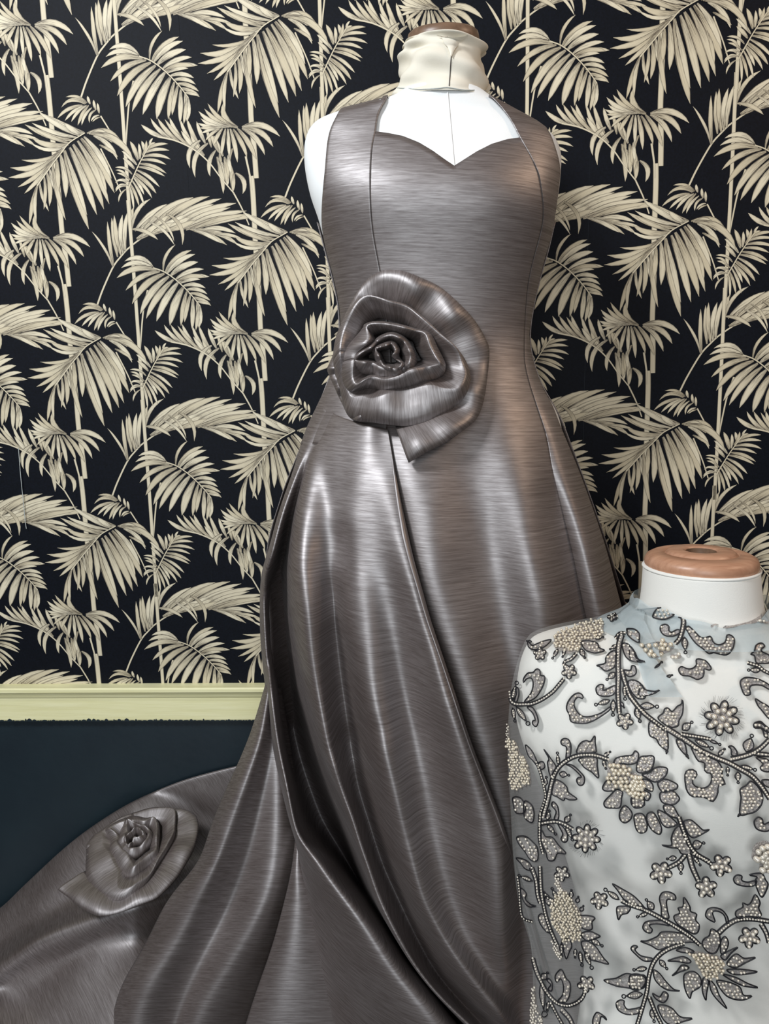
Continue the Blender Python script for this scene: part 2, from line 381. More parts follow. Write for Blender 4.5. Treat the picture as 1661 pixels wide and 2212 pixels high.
def put(pts2, widths, u, a):
    n = len(pts2); depth[0] += 4e-6
    t = np.gradient(pts2, axis=0); t /= np.linalg.norm(t, axis=1)[:, None] + 1e-9; nn = np.stack([-t[:, 1], t[:, 0]], 1)
    V = []; uv = []
    for i in range(n):
        for s in (-1, -.5, 0, .5, 1):
            q = pts2[i] + nn[i]*widths[i]*.5*s
            V.append((q[0], -depth[0], q[1])); uv.append((u[i], s))
    cell.add(V, grid_faces(5, n), uv, a)
def leaflets(groups):
    for crop, rows in groups:
        for bx, by, tx, ty, w, bend in rows:
            a = wallxy(crop, bx, by); b = wallxy(crop, tx, ty)
            if not hasattr(leaflets, 'key') or leaflets.key != (id(groups), crop):
                leaflets.key = (id(groups), crop); leaflets.v = to_cell(a)
            v = leaflets.v; a = a + v; b = b + v
            L = np.linalg.norm(b - a); dr = (b - a)/L; nr = np.array([-dr[1], dr[0]])
            # bulge is given positive to the left of the direction of travel in the picture
            n = 9; s = np.linspace(0, 1, n)
            pts = a + np.outer(s, b - a) + np.outer(4*s*(1 - s)*bend*L, nr)
            pts += np.outer(np.sin(s*9 + rng.random()*6)*.004*L*s, nr)
            wd = w/crop[2]*WALL_Y/F*np.interp(s, [0, .12, .45, .8, .93, 1], [.32, .62, 1.0, .72, .34, .04])*1.03
            put(pts, wd, s, rng.random())
def stem(kind, crop, pts, w):
    q = np.array([wallxy(crop, *p) for p in pts]); v = to_cell(q[len(q)//2]); q = smooth_line(q + v, 28)
    wd = np.full(28, w/crop[2]*WALL_Y/F)
    if kind == 'S': wd *= np.linspace(1, .75, 28)
    put(q, wd, np.full(28, .62), .35 + .4*rng.random())
for s in STEMS[:1] + STEMS[2:6]: stem(*s)
leaflets(LEAF_B); stem(*STEMS[1])
for s in STEMS[6:8]: stem(*s)
leaflets(LEAF_G); leaflets(LEAF_F); stem(*STEMS[12])
leaflets(LEAF_E); stem(*STEMS[11]); leaflets(LEAF_C); stem(*STEMS[10]); leaflets(LEAF_D); leaflets(LEAF_A); stem(*STEMS[8]); stem(*STEMS[9])
base = cell.build('palm_print', M_PRINT, smooth=False)
bme = base.data; bpy.data.objects.remove(base)
import bmesh
zs = [v[2] for v in cell.v]; xs = [v[0] for v in cell.v]; cz0, cz1, cx0, cx1 = min(zs), max(zs), min(xs), max(xs)
for i in range(-6, 8):
    for j in range(-8, 8):
        v = Vector((i*CW, 0, -(j + .5*(i % 2))*RH))
        if cx1 + v.x < X0 or cx0 + v.x > X1 or cz1 + v.z < RAIL_TOP or cz0 + v.z > ZTOP: continue
        me = bme
        cut = cz0 + v.z < RAIL_TOP or cz1 + v.z > ZTOP or cx0 + v.x < X0 or cx1 + v.x > X1
        if cut:
            bm = bmesh.new(); bm.from_mesh(bme)
            for co, no in (((0, 0, RAIL_TOP - v.z), (0, 0, -1)), ((0, 0, ZTOP - v.z), (0, 0, 1)), ((X0 - v.x, 0, 0), (-1, 0, 0)), ((X1 - v.x, 0, 0), (1, 0, 0))):
                bmesh.ops.bisect_plane(bm, geom=bm.verts[:] + bm.edges[:] + bm.faces[:], plane_co=co, plane_no=no, clear_outer=True)
            if not bm.faces: bm.free(); continue
            me = bpy.data.meshes.new('palm_print'); bm.to_mesh(me); bm.free(); me.materials.append(M_PRINT) if not me.materials else None
        o = bpy.data.objects.new('palm_print', me); col.objects.link(o)
        o.location = (v.x, WALL_Y - .00005, v.z)
        cxm = (cx0 + cx1)/2 + v.x
        par = min(strips, key=lambda s: abs((s[0] + s[1])/2 - cxm))[2]
        o.parent = par
# a loose white thread on the paper
pts = [P(x, y, WALL_Y - .004) for x, y in ((40, 968), (44, 1020), (50, 1080), (55, 1130), (57, 1142))]
V, Fc = tube([Vector(q) for q in smooth_line([tuple(p) for p in pts], 16)], .0007, 5)
th = mesh('hanging_thread', V, Fc, M_WHITE); tag(th, 'thin white thread hanging down the palm wallpaper', 'thread')
# ------------------------------------------------------------------ ring surfaces traced from silhouettes
def ring_surface(rows, YC, nz=120, nth=96, infl=0.0, power=2.0, tilt=0.0):
    """rows: (py, xl, xr, front depth, back depth, power) read at depth YC -> verts, faces of a closed tube of horizontal rings"""
    tab = []
    for r in rows:
        py, xl, xr, bf, bb = r[:5]; pw = r[5] if len(r) > 5 else power
        a = P(xl, py, YC); b = P(xr, py, YC)
        tab.append(((a.z + b.z)/2, (a.x + b.x)/2, (b.x - a.x)/2, bf, bb, pw, b.z - a.z))
    tab = np.array(tab); t = catmull(tab, nz)
    V = []
    for z, cx, hw, bf, bb, pw, sl in t:
        for j in range(nth):
            an = 2*math.pi*j/nth; c, s = math.cos(an), math.sin(an)
            cs = math.copysign(abs(c)**(2/pw), c); sn = math.copysign(abs(s)**(2/pw), s)
            x = (hw + infl)*cs; y = -((bf if s > 0 else bb) + infl)*sn
            V.append(Vector((cx + x, YC + y, z + sl*.5*cs + tilt*y)))
    return V, grid_faces(nth, nz, True), nz, nth
YG = 1.10
TORSO = [(192, 856, 1052, .058, .056), (203, 838, 1068, .060, .058), (216, 800, 1092, .062, .060), (230, 745, 1122, .062, .062, 2.2), (246, 692, 1146, .063, .064, 2.3),
         (262, 672, 1168, .066, .068, 2.4), (290, 662, 1195, .074, .075, 2.4), (330, 658, 1209, .084, .080, 2.3), (380, 662, 1208, .098, .084, 2.3), (430, 673, 1202, .110, .084, 2.3), (480, 690, 1194, .110, .082, 2.3),
         (540, 706, 1180, .100, .078, 2.2), (600, 722, 1163, .090, .074, 2.1), (660, 734, 1149, .083, .072, 2.0), (720, 737, 1141, .081, .074), (770, 731, 1146, .085, .080), (830, 710, 1166, .095, .090), (900, 682, 1205, .112, .10)]
TORSO = [(r[0] + max(0, 20 - max(0, r[0] - 260)*.2),) + r[1:] for r in TORSO]
SKIRT = TORSO + [(980, 648, 1236, .135, .12), (1080, 610, 1273, .155, .14), (1200, 580, 1314, .172, .155), (1350, 588, 1360, .185, .165), (1500, 592, 1405, .195, .175), (1700, 600, 1450, .205, .185), (1950, 605, 1490, .215, .195), (2149, 610, 1520, .22, .20)]
# ------------------------------------------------------------------ tall dress form
form = thing('dress_form', (P(955, 700, YG).x, YG, 0), 'tall white dress form with a cream wrapped neck wearing the taupe satin gown', 'dress form')
V, Fc, nz, nth = ring_surface(TORSO + [(980, 672, 1215, .12, .105), (1010, 690, 1195, .11, .1)], YG, 130, 96)
Fc = Fc + [tuple(range((nz-1)*nth, nz*nth)), tuple(range(nth - 1, -1, -1))]
body = mesh('torso', V, Fc, M_CALICO, form); body['label'] = 'white jersey torso with a centre front seam'
# centre front seam
def cast_on(bvh, px, py, yc, off=0.0):
    d = ray(px, py).normalized()
    h = bvh.ray_cast(CAM, d)
    if h[0] is not None and h[0].y < yc + .03: return h[0] + h[1]*off if h[1].dot(d) < 0 else h[0] - h[1]*off
    q = CAM + ray(px, py)*((yc)/ray(px, py).y)
    n = bvh.find_nearest(q)
    return n[0] + (q - n[0])*.85 if n[0] is not None else q
bv_body = BVHTree.FromPolygons([tuple(v) for v in V], Fc)
pts = [cast_on(bv_body, 966 + (y - 190)*.09, y, YG, .0004) for y in range(194, 372, 8)]
V2, F2 = tube(pts, .0009, 5); mesh('centre_seam', V2, F2, M_CALICO, form)
# neck wrapped in jersey, horizontal rings
def neck_rows(rows, YC):
    return ring_surface([(r[0] + 14 + 8*(204 - r[0])/134,) + r[1:] for r in rows], YC, 70, 120, tilt=.16)
V, Fc, nz, nth = neck_rows([(204, 846, 1060, .064, .06), (192, 855, 1052, .061, .058), (170, 862, 1048, .060, .057), (140, 868, 1042, .058, .056), (110, 869, 1041, .057, .056), (95, 872, 1042, .058, .056), (80, 874, 1041, .057, .056), (72, 879, 1036, .055, .054), (70, 890, 1026, .050, .05)], YG)
A = [Vector(v) for v in V]
for j in range(nz):
    for i in range(nth):
        v = A[j*nth + i]; an = 2*math.pi*i/nth; h = j/(nz-1)
        n = Vector((math.cos(an), -math.sin(an), 0))
        w = math.sin(h*17 + 2.2*math.sin(an*2 + 1) + an*1.3)*.0022 + math.sin(h*31 - an*3)*.0010 + math.sin(an*5 + h*9)*.0008
        f = min(1, (1 - h)*6 + .2)*min(1, h*8)
        A[j*nth + i] = v + n*(w*f*1.7 + .0015)
nw = mesh('neck_wrap', A, Fc, M_BANDAGE, form); nw['label'] = 'cream jersey wrapped around the neck in soft wrinkles'
bv_neck = BVHTree.FromPolygons([tuple(v) for v in A], Fc)
# the loose end of the wrap folded down at the front
fl = []
Lc = smooth_line([(943, 72), (955, 88), (966, 108), (972, 122)], 14); Rc = smooth_line([(1010, 74), (998, 84), (984, 104), (975, 124)], 14)
for j in range(14):
    for s in np.linspace(0, 1, 8):
        q = Lc[j]*(1-s) + Rc[j]*s; fl.append(cast_on(bv_neck, q[0], q[1], YG, .003 + .0035*math.sin(math.pi*s)*(1 - j/16)))
mesh('wrap_flap', fl, grid_faces(8, 14), M_BANDAGE, form, smooth=True)
pts = [cast_on(bv_neck, x, y, YG, .0006) for x, y in smooth_line([(976, 104), (974, 130), (972, 160), (970, 186)], 18)]
V2, F2 = tube(pts, .0006, 5); mesh('wrap_seam', V2, F2, M_SEAM, form)
pts = [cast_on(bv_neck, x, y, YG, .0006) for x, y in smooth_line([(858, 190), (900, 193), (945, 191), (966, 189), (1005, 195), (1050, 196)], 30)]
V2, F2 = tube(pts, .0006, 5); mesh('neck_seam', V2, F2, M_WHITE, form)
# cap
ct = P(957, 92, YG); rx = (P(1036, 70, YG).x - P(880, 70, YG).x)/2
V2, F2 = lathe([(rx*.97, -.006), (rx*1.0, -.001), (rx*1.0, .004), (rx*.97, .010), (rx*.90, .013), (rx*.55, .013), (rx*.5, .018), (rx*.3, .019), (.0005, .019)], (ct.x, YG, ct.z), 56, 1, .92, Matrix.Rotation(math.atan(.16), 3, 'X'))
cp = mesh('neck_cap', V2, F2, M_DWOOD, form); cp['label'] = 'brown wooden neck cap'
cb = P(950, 1005, YG)
V2, F2 = lathe([(.016, cb.z + .02), (.016, .03), (.02, .028), (.15, .016), (.16, .008), (.16, 0.0), (.0005, 0)], (form.location.x, YG, 0), 32)
mesh('stand', V2, F2, M_METAL, form)

# ------------------------------------------------------------------ the gown
gown = thing('evening_gown', (P(950, 1700, YG).x, YG, 0), 'long taupe slub satin halter gown with a fabric rose at the waist and a train', 'gown')
V, Fc, _, _ = ring_surface(SKIRT, YG, 240, 128, .0045)
bv_gown = BVHTree.FromPolygons([tuple(v) for v in V], Fc)
def on_gown(px, py, relief=0.0):
    q = cast_on(bv_gown, px, py, YG)
    k = max(0, min(1, (py - 880)/250)); relief += (.0004 + .0034*k)*noise.noise(Vector((px*.011, py*.006, 3.1))) + .0006*k*noise.noise(Vector((px*.03, py*.018, 7.7)))
    d = (q - CAM); q = q - d.normalized()*relief
    lim = float(np.interp(px, [1040, 1110], [.60, .905]))
    return P(px, py, lim) if q.y < lim and py > 1250 else q
def loft_px(name, curves, nv, nu, parent, fn=None, neck=None):
    """curves: traced lines (px, py, relief) from top to bottom, left to right; cross sections are splined through them"""
    C = [by_row([(p + (0.0,))[:3] for p in c], nv) for c in curves]
    V = []; row0 = nspline([c[0] for c in C], nu)
    for j in range(nv):
        row = nspline([c[j] for c in C], nu)
        if neck is not None:
            k = max(0, 1 - j/(nv*.10)); row[:, 1] += (np.interp(row0[:, 0], *zip(*neck)) - row0[:, 1])*k
        for i, (x, y, r) in enumerate(row):
            V.append(fn(x, y, r) if fn else on_gown(x, y, r))
    uv = grid_uv(V, nu, nv)
    return V, uv
def sheet(name, V, nu, nv, uv, parent, mat=M_SATIN, thick=.0012):
    V = [Vector((v[0], v[1], max(v[2], .003))) for v in V]
    o = mesh(name, V, grid_faces(nu, nv), mat, parent, uv)
    if thick:
        md = o.modifiers.new('cloth', 'SOLIDIFY'); md.thickness = thick; md.offset = -1
    return o
def wuv(V): return [(v.x - .4*v.y, -v.z - .05*v.x) for v in map(Vector, V)]
def to_floor(V, nu, k=5):
    last = V[-nu:]; out = list(V)
    for i in range(1, k + 1):
        f = i/k
        out += [Vector((p.x, p.y - .012*math.sin(f*1.57), p.z*(1 - f) + .004*f)) for p in map(Vector, last)]
    return out
def relax(V, nu, nv, it=2):
    A = np.array([tuple(v) for v in V]).reshape(nv, nu, 3)
    for _ in range(it):
        B = A.copy(); B[1:-1, 1:-1] = A[1:-1, 1:-1]*.5 + (A[:-2, 1:-1] + A[2:, 1:-1] + A[1:-1, :-2] + A[1:-1, 2:])*.125
        B[1:-1, 0] = A[1:-1, 0]*.5 + (A[:-2, 0] + A[2:, 0])*.25; B[1:-1, -1] = A[1:-1, -1]*.5 + (A[:-2, -1] + A[2:, -1])*.25
        A = B
    return [Vector(p) for p in A.reshape(-1, 3)]
# --- centre front panel, neckline to hem
SL = [(811,285,0),(803,330,.002),(800,420,.004),(806,500,.004),(822,590,.004),(838,700,.003),(845,800,.002),(838,900,0),(828,1000,0),(838,1150,-.016),(865,1300,-.028),(915,1450,-.04),(970,1600,-.045),(1030,1750,-.03),(1085,1900,-.03),(1130,2050,-.03),(1165,2200,-.03)]
K1 = [(868,294,0),(866,345,.001),(866,420,.002),(872,500,.002),(882,590,.002),(895,700,.001),(905,800,.001),(908,900,.003),(912,1000,.007),(928,1150,.012),(958,1300,.014),(1003,1450,.010),(1050,1600,.004),(1092,1750,.0),(1130,1900,-.004),(1165,2050,-.01),(1200,2200,-.01)]
K2 = [(981,358,0),(978,400,0),(976,440,.0),(975,510,.0),(975,590,.0),(980,700,.0),(985,800,0),(1000,900,-.001),(1020,1000,-.005),(1045,1150,-.012),(1075,1300,-.018),(1105,1450,-.020),(1140,1600,-.02),(1168,1750,-.02),(1198,1900,-.02),(1230,2050,-.02),(1265,2200,-.02)]
K3 = [(1062,312,0),(1072,360,.001),(1078,420,.001),(1080,500,.001),(1074,590,.001),(1065,700,.0),(1068,800,.001),(1085,900,.004),(1105,1000,.008),(1135,1150,.013),(1165,1300,.016),(1190,1450,.016),(1220,1600,.014),(1250,1750,.01),(1280,1900,.01),(1310,2050,.01),(1345,2200,.01)]
SR = [(1123,298,0),(1152,350,.001),(1166,391,.002),(1172,474,.002),(1147,577,.002),(1136,650,.001),(1132,764,.001),(1143,828,.001),(1178,936,-.001),(1194,1021,-.004),(1213,1098,-.010),(1235,1188,-.016),(1267,1338,-.02),(1300,1450,-.02),(1340,1600,-.02),(1380,1750,-.02),(1420,1900,-.02),(1465,2050,-.02),(1510,2200,-.02)]
NV = 150
NECK = [(811,285),(840,289),(870,295),(905,309),(935,327),(960,345),(981,359),(1000,347),(1030,328),(1062,312),(1095,302),(1123,298)]
V, uv = loft_px('centre', [SL, K1, K2, K3, SR], NV, 73, gown, neck=NECK)
# soften the fan of rows under the sweetheart edge
V = to_floor(relax(V, 73, NV, 1), 73); o = sheet('centre_panel', V, 73, NV + 5, wuv(V), gown)
# --- right side panel
O1 = [(1056,205,.002),(1080,229,.001),(1104,262,.001),(1123,298,.001)] + SR[1:]
OR = [(1112,236,.002),(1145,254,.002),(1180,278,.001),(1200,326,.001),(1208,362,.001),(1207,390,0),(1193,492,0),(1168,585,0),(1144,700,0),(1143,740,0),(1154,792,0),(1172,840,0),(1191,875,0),(1210,923,0),(1242,1000,.0),(1267,1066,0),(1306,1181,0),(1338,1300,0),(1372,1420,0),(1415,1560,0),(1455,1700,0),(1500,1900,0),(1560,2200,0)]
def midline(a, b, s, rel):
    A, B = by_row([(p + (0.,))[:3] for p in a], 40), by_row([(p + (0.,))[:3] for p in b], 40)
    m = A*(1-s) + B*s; m[:, 2] = [rel(y) for y in m[:, 1]]; return [tuple(q) for q in m]
mid = midline(O1, OR, .45, lambda y: .002 + max(0, min(1, (y - 900)/300))*.014)
V, uv = loft_px('side', [O1, mid, OR], NV, 25, gown)
A = np.array([tuple(v) for v in V]).reshape(NV, 25, 3)
# carry the silhouette edge round to the back, and the strap over the shoulder
ext = np.zeros((NV, 6, 3))
for j in range(NV):
    py = np.interp(j/(NV-1), [0, 1], [252, 2200]); f = max(0, min(1, (py - 370)/60))
    for i in range(6):
        s = (i + 1)/6; ext[j, i] = A[j, -1] + np.array([-.03*s*s*f, .085*s*f + .004*s, 0])
A = np.concatenate([A, ext], 1); nu = 31
top = np.stack([A[0] + np.array([0, .03*k + .0, -.012*k*k*.5]) for k in (3, 2, 1)]); A = np.concatenate([top, A], 0)
sp = [Vector(p) for p in A.reshape(-1, 3)]
sp = to_floor(sp, nu); sheet('side_panel', sp, nu, NV + 8, wuv(sp), gown)
# --- left side panel (bodice), strap to hip
I1 = [(838,207,.002),(818,245,.001),(811,285,.001)] + [q for q in SL[1:] if q[1] <= 900] + [(835, 960, 0)]
OL = [(738,232,.002),(712,290,.001),(703,370,.001),(697,440,.001),(697,490,0),(706,540,0),(722,600,0),(734,660,0),(737,720,0),(730,770,0),(708,830,0),(680,890,0),(650,960,0)]
mid = midline(OL, I1, .55, lambda y: .001)
V, uv = loft_px('sidel', [OL, mid, I1], 90, 25, gown)
A = np.array([tuple(v) for v in V]).reshape(90, 25, 3); ext = np.zeros((90, 6, 3))
for j in range(90):
    py = np.interp(j/89, [0, 1], [232, 960]); f = max(0, min(1, (py - 470)/50))
    for i in range(6):
        s = 1 - i/6; ext[j, i] = A[j, 0] + np.array([.03*s*s*f, .085*s*f + .004*s, 0])
A = np.concatenate([ext, A], 1)
top = np.stack([A[0] + np.array([0, .03*k, -.012*k*k*.5]) for k in (3, 2, 1)]); A = np.concatenate([top, A], 0)
sp = [Vector(p) for p in A.reshape(-1, 3)]
sheet('side_panel', sp, 31, 93, wuv(sp), gown)
# --- back of the gown, arm level to floor
V, Fc, nz, nth = ring_surface([r for r in SKIRT if r[0] >= 480], YG, 90, 64, .004)
half = []; 
idx = [i for i in range(32, 65)]
for j in range(nz):
    for i in idx:
        v = V[j*nth + i % nth]; u = (i - 32)/32; h = j/(nz - 1)
        w = math.sin(u*math.pi*7)*.02*h*math.sin(math.pi*u)
        half.append(Vector((v.x, min(v.y + w, WALL_Y - .006), max(v.z, .003))))
sheet('back_panel', half, 33, nz, grid_uv(half, 33, nz), gown)
# seam lines
def seam(pts, off=.0012, r=.0009, n=120):
    q = [on_gown(x, y, rel + off) for x, y, rel in smooth_line(pts, n)]
    V2, F2 = tube(q, r, 5); mesh('seam', V2, F2, M_SEAM, gown)
seam([(q + (0,))[:3] for q in SL if q[1] < 640], .0008)
seam([(q + (0,))[:3] for q in SR if 340 < q[1] < 1000], .0012)

# --- overskirt drape on the left: fold lines traced top to bottom, relief grows downwards
def fold(pts, r0, r1, ypow=1.0, y0=905, y1=1500):
    return [(x, y, 1.0*r0 + (1.35*r1 - r0)*max(0, min(1, (y - y0)/(y1 - y0)))**ypow) for x, y in pts]
o0 = fold([(690,870),(660,930),(637,1010),(603,1107),(580,1195),(564,1237),(559,1340),(564,1420),(573,1490),(586,1600),(606,1690),(628,1780),(644,1830),(652,1890),(672,2000),(690,2096),(712,2204),(725,2275)], -.01, -.03)
FL = fold([(700,880),(668,940),(645,1010),(612,1107),(590,1195),(575,1240),(571,1293),(577,1415),(589,1512),(603,1610),(620,1690),(636,1771),(650,1812),(682,1850),(723,1906),(788,1988),(853,2085),(907,2150),(1000,2262)], .0, .048)
V0a = fold([(708,888),(680,950),(655,1010),(625,1107),(605,1195),(592,1240),(588,1290),(594,1415),(608,1512),(624,1610),(644,1690),(668,1765),(690,1805),(725,1852),(765,1910),(828,1996),(880,2075),(930,2142),(1015,2258)], .0, -.115, .7, 1080, 1300)
V0b = fold([(718,892),(688,955),(663,1010),(636,1107),(620,1195),(612,1240),(614,1300),(628,1415),(645,1512),(668,1610),(697,1690),(728,1768),(748,1815),(768,1862),(802,1935),(855,2025),(902,2095),(950,2155),(1035,2254)], .0, -.120, .7, 1080, 1300)
L1 = fold([(735,900),(700,960),(676,1010),(650,1107),(638,1195),(640,1250),(648,1310),(664,1415),(683,1512),(705,1610),(730,1690),(760,1771),(775,1820),(792,1868),(820,1950),(869,2045),(912,2110),(960,2165),(1050,2250)], .004, .045, 1, 950, 1300)
V1 = fold([(758,908),(738,970),(725,1030),(712,1107),(712,1195),(720,1260),(726,1320),(738,1415),(752,1512),(766,1610),(782,1700),(805,1775),(822,1830),(840,1880),(870,1945),(905,2020),(950,2100),(1000,2160),(1080,2245)], .010, -.040, 1, 1200, 1560)
MM = fold([(778,914),(770,980),(762,1040),(755,1107),(748,1195),(747,1260),(750,1341),(769,1415),(788,1512),(810,1610),(832,1700),(850,1775),(865,1830),(880,1885),(900,1945),(940,2020),(985,2090),(1040,2160),(1110,2240)], .016, .036, 1, 1200, 1560)
V2_ = fold([(800,920),(798,980),(798,1040),(803,1107),(815,1195),(826,1260),(838,1341),(852,1415),(868,1512),(886,1610),(905,1700),(920,1775),(932,1830),(945,1885),(965,1945),(995,2020),(1040,2090),(1090,2160),(1140,2235)], .018, .004, 1, 1200, 1560)
RR = fold([(820,924),(824,980),(832,1040),(846,1107),(868,1195),(885,1260),(908,1341),(930,1415),(955,1512),(985,1610),(1012,1700),(1032,1775),(1045,1830),(1058,1885),(1075,1960),(1100,2030),(1130,2090),(1160,2160),(1190,2235)], .012, .036, 1, 950, 1500)
E0 = fold([(838,928),(848,985),(858,1045),(870,1107),(889,1195),(907,1260),(929,1341),(954,1415),(986,1512),(1018,1610),(1050,1690),(1080,1765),(1100,1825),(1122,1890),(1145,1960),(1165,2030),(1185,2095),(1205,2160),(1230,2235)], .010, .026, 1, 950, 1450)
def slide(c, dx, dr=0.0):
    return [(x + dx*max(0, min(1, (y - 930)/330)), y, r + dr*max(0, min(1, (y - 930)/330))) for x, y, r in c]
NVo, NUo = 260, 160
DENTS = [(765,1600,-30,52,18,-.014),(735,1645,-25,42,18,.007),(722,1278,60,46,18,-.007),(592,1240,4,34,8,.016),(600,1257,4,32,8,-.020),(592,1448,20,22,6,-.012),(668,1826,-20,26,8,-.016),
         (682,1118,0,70,24,.007),(742,1200,80,75,18,-.008),(800,1345,75,120,22,.007),(872,1500,72,130,26,-.006),(700,1045,85,80,16,-.006),(835,1690,70,120,24,.005)]
def over_fn(x, y, r):
    for cx, cy, an, L, w, a in DENTS:
        c, s = math.cos(math.radians(an)), math.sin(math.radians(an)); dx, dy = x - cx, y - cy
        u, v = (dx*c + dy*s)/L, (-dx*s + dy*c)/w
        if abs(u) < 2.5 and abs(v) < 2.5: r += a*math.exp(-u*u - v*v)
    return on_gown(x, y, r)
V, uv = loft_px('over', [o0, FL, V0a, V0b, L1, slide(V1, -10), slide(MM, 6), slide(V2_, 6), slide(RR, -4), E0], NVo, NUo, gown, fn=over_fn)
V = relax(V, NUo, NVo, 34)
VF = to_floor(V, NUo); sheet('overskirt', VF, NUo, NVo + 5, wuv(VF), gown)
A = np.array([tuple(v) for v in V]).reshape(NVo, NUo, 3)
# turned hem along the free edge of the drape
e = A[6:, -1]; e2 = A[6:, -4]
hem = []
for j in range(len(e)):
    d = (e2[j] - e[j]); d = d/ (np.linalg.norm(d) + 1e-9)
    for s, k in ((.0085, -.0012), (.0080, -.0045), (.003, -.0058), (-.0012, -.0030), (.001, .0026), (.012, .003)):
        g = min(1, .12 + j/45); hem.append(Vector(e[j] + d*s*g + np.array([0, k*g, 0])))
sheet('hem', hem, 6, len(e), grid_uv(hem, 6, len(e))[:, ::-1]*np.array([.3, 1]), gown, thick=0)

# --- sheets of the train that leave the skirt on the left (depth falls from the hip to the floor)
def depth_fn(table):
    ys, ds = zip(*table)
    return lambda x, y, r: P(x, y, float(np.interp(y, ys, ds)) - r)
s0 = [(574,1480,-.02),(544,1581,-.02),(517,1646,-.02),(484,1717,-.02),(457,1782,-.02),(443,1825,-.02),(438,1863,-.02),(405,1895,-.02),(371,1927,-.02),(350,1965,-.02),(324,2024,-.02),(295,2074,-.02),(261,2129,-.02),(245,2190,-.02),(235,2260,-.02)]
s1 = [(580,1482,.01),(562,1590,.018),(540,1655,.02),(520,1712,.02),(503,1760,.02),(488,1805,.02),(475,1845,.02),(458,1885,.02),(440,1925,.02),(420,1965,.018),(392,2020,.018),(360,2070,.018),(325,2120,.02),(300,2180,.02),(285,2260,.02)]
s2 = [(588,1484,.0),(582,1590,.0),(570,1670,-.002),(556,1740,-.005),(541,1810,-.008),(524,1870,-.012),(508,1915,-.015),(490,1965,-.015),(466,2015,-.012),(440,2065,-.008),(410,2125,-.006),(385,2190,-.006),(368,2260,-.005)]
s3 = [(596,1486,-.01),(602,1595,-.005),(600,1690,.0),(595,1765,.004),(588,1830,.008),(575,1890,.012),(556,1950,.016),(530,2005,.018),(500,2060,.018),(470,2110,.018),(440,2160,.018),(415,2210,.018),(400,2262,.018)]
s4 = [(606,1488,-.03),(625,1600,-.03),(640,1700,-.025),(650,1790,-.02),(648,1850,-.015),(638,1905,-.01),(625,1955,-.008),(608,2005,-.008),(590,2055,-.008),(572,2105,-.01),(552,2165,-.012),(538,2215,-.015),(525,2265,-.015)]
fnS = depth_fn([(1480, 1.08), (1700, 1.045), (1900, 1.02), (2270, .985)])
s0, s1, s2, s3, s4 = [[(x, y, r*1.35) for x, y, r in q] for q in (s0, s1, s2, s3, s4)]
V, uv = loft_px('s', [s0, s1, s2, s3, s4], 110, 61, gown, fn=fnS)
V = relax(V, 61, 110, 45); V = to_floor(V, 61); sheet('train_fold', V, 61, 115, grid_uv(V, 61, 115), gown)
w0 = [(640,1800,-.01),(632,1874,-.006),(612,1960,-.004),(586,2053,-.004),(548,2161,-.004),(515,2270,-.004)]
w1 = [(646,1800,.0),(642,1874,.006),(640,1960,.012),(628,2053,.016),(610,2161,.018),(595,2270,.018)]
w2 = [(655,1800,-.02),(662,1874,-.01),(682,1960,-.004),(700,2053,-.002),(722,2161,-.002),(745,2270,-.004)]
w3 = [(665,1800,-.04),(680,1874,-.04),(720,1960,-.04),(760,2053,-.04),(800,2161,-.04),(840,2270,-.04)]
fnW = depth_fn([(1800, 1.03), (1900, 1.0), (2270, .955)])
V, uv = loft_px('w', [w0, w1, w2, w3], 70, 41, gown, fn=fnW)
V = relax(V, 41, 70, 25); V = to_floor(V, 41); sheet('train_fold', V, 41, 75, grid_uv(V, 41, 75), gown)
# --- the train mounded on the floor against the wall: rows from the wall towards the viewer
T = [[(-220,2075),(-60,1990),(0,1962),(55,1908),(126,1840),(194,1785),(270,1735),(354,1697),(421,1672),(512,1649),(610,1632)],
     [(-220,2110),(-60,2020),(0,1980),(60,1930),(140,1865),(215,1812),(300,1765),(385,1728),(460,1705),(545,1685),(640,1668)],
     [(-220,2150),(-60,2055),(10,2010),(80,1962),(165,1905),(250,1858),(340,1820),(420,1788),(495,1764),(575,1742),(660,1722)],
     [(-220,2190),(-60,2095),(10,2048),(85,1998),(180,1950),(270,1915),(355,1888),(430,1862),(505,1835),(590,1805),(670,1785)],
     [(-220,2215),(-60,2125),(10,2078),(88,2030),(190,1988),(285,1958),(365,1935),(440,1912),(515,1885),(600,1860),(680,1840)],
     [(-220,2255),(-60,2170),(10,2125),(95,2076),(200,2032),(295,2002),(375,1980),(450,1960),(530,1935),(610,1910),(690,1890)],
     [(-220,2290),(-60,2215),(20,2170),(110,2120),(215,2075),(310,2046),(390,2025),(465,2005),(545,1980),(625,1960),(700,1940)],
     [(-220,2350),(-60,2285),(30,2240),(125,2190),(230,2145),(325,2110),(405,2085),(480,2065),(560,2040),(640,2020),(710,2000)],
     [(-220,2420),(-60,2365),(40,2330),(140,2280),(245,2235),(340,2200),(420,2175),(495,2150),(575,2125),(650,2100),(720,2080)]]
TY = [1.300, 1.262, 1.225, 1.185, 1.105, 1.115, 1.095, 1.045, .995]
NT1, NT2 = 81, 65
rows = [smooth_line(r, NT1) for r in T]
V = []
for i in range(NT2):
    V.append(None)
cols = [nspline([(rows[k][c][0], rows[k][c][1], TY[k]) for k in range(len(T))], NT2) for c in range(NT1)]
V = []
for i in range(NT2):
    for c in range(NT1):
        x, y, d = cols[c][i]
        d = min(d + max(0, x - 290)*.00055, 1.315)
        q = P(x, y, d); q.z += .004*math.sin(c*.35 + i*.22)*math.sin(i*.11)
        if q.z < .004:
            q = P(x, y, d); q = CAM + (q - CAM)*((CAMZ - .004)/(CAMZ - q.z))
        V.append(q)
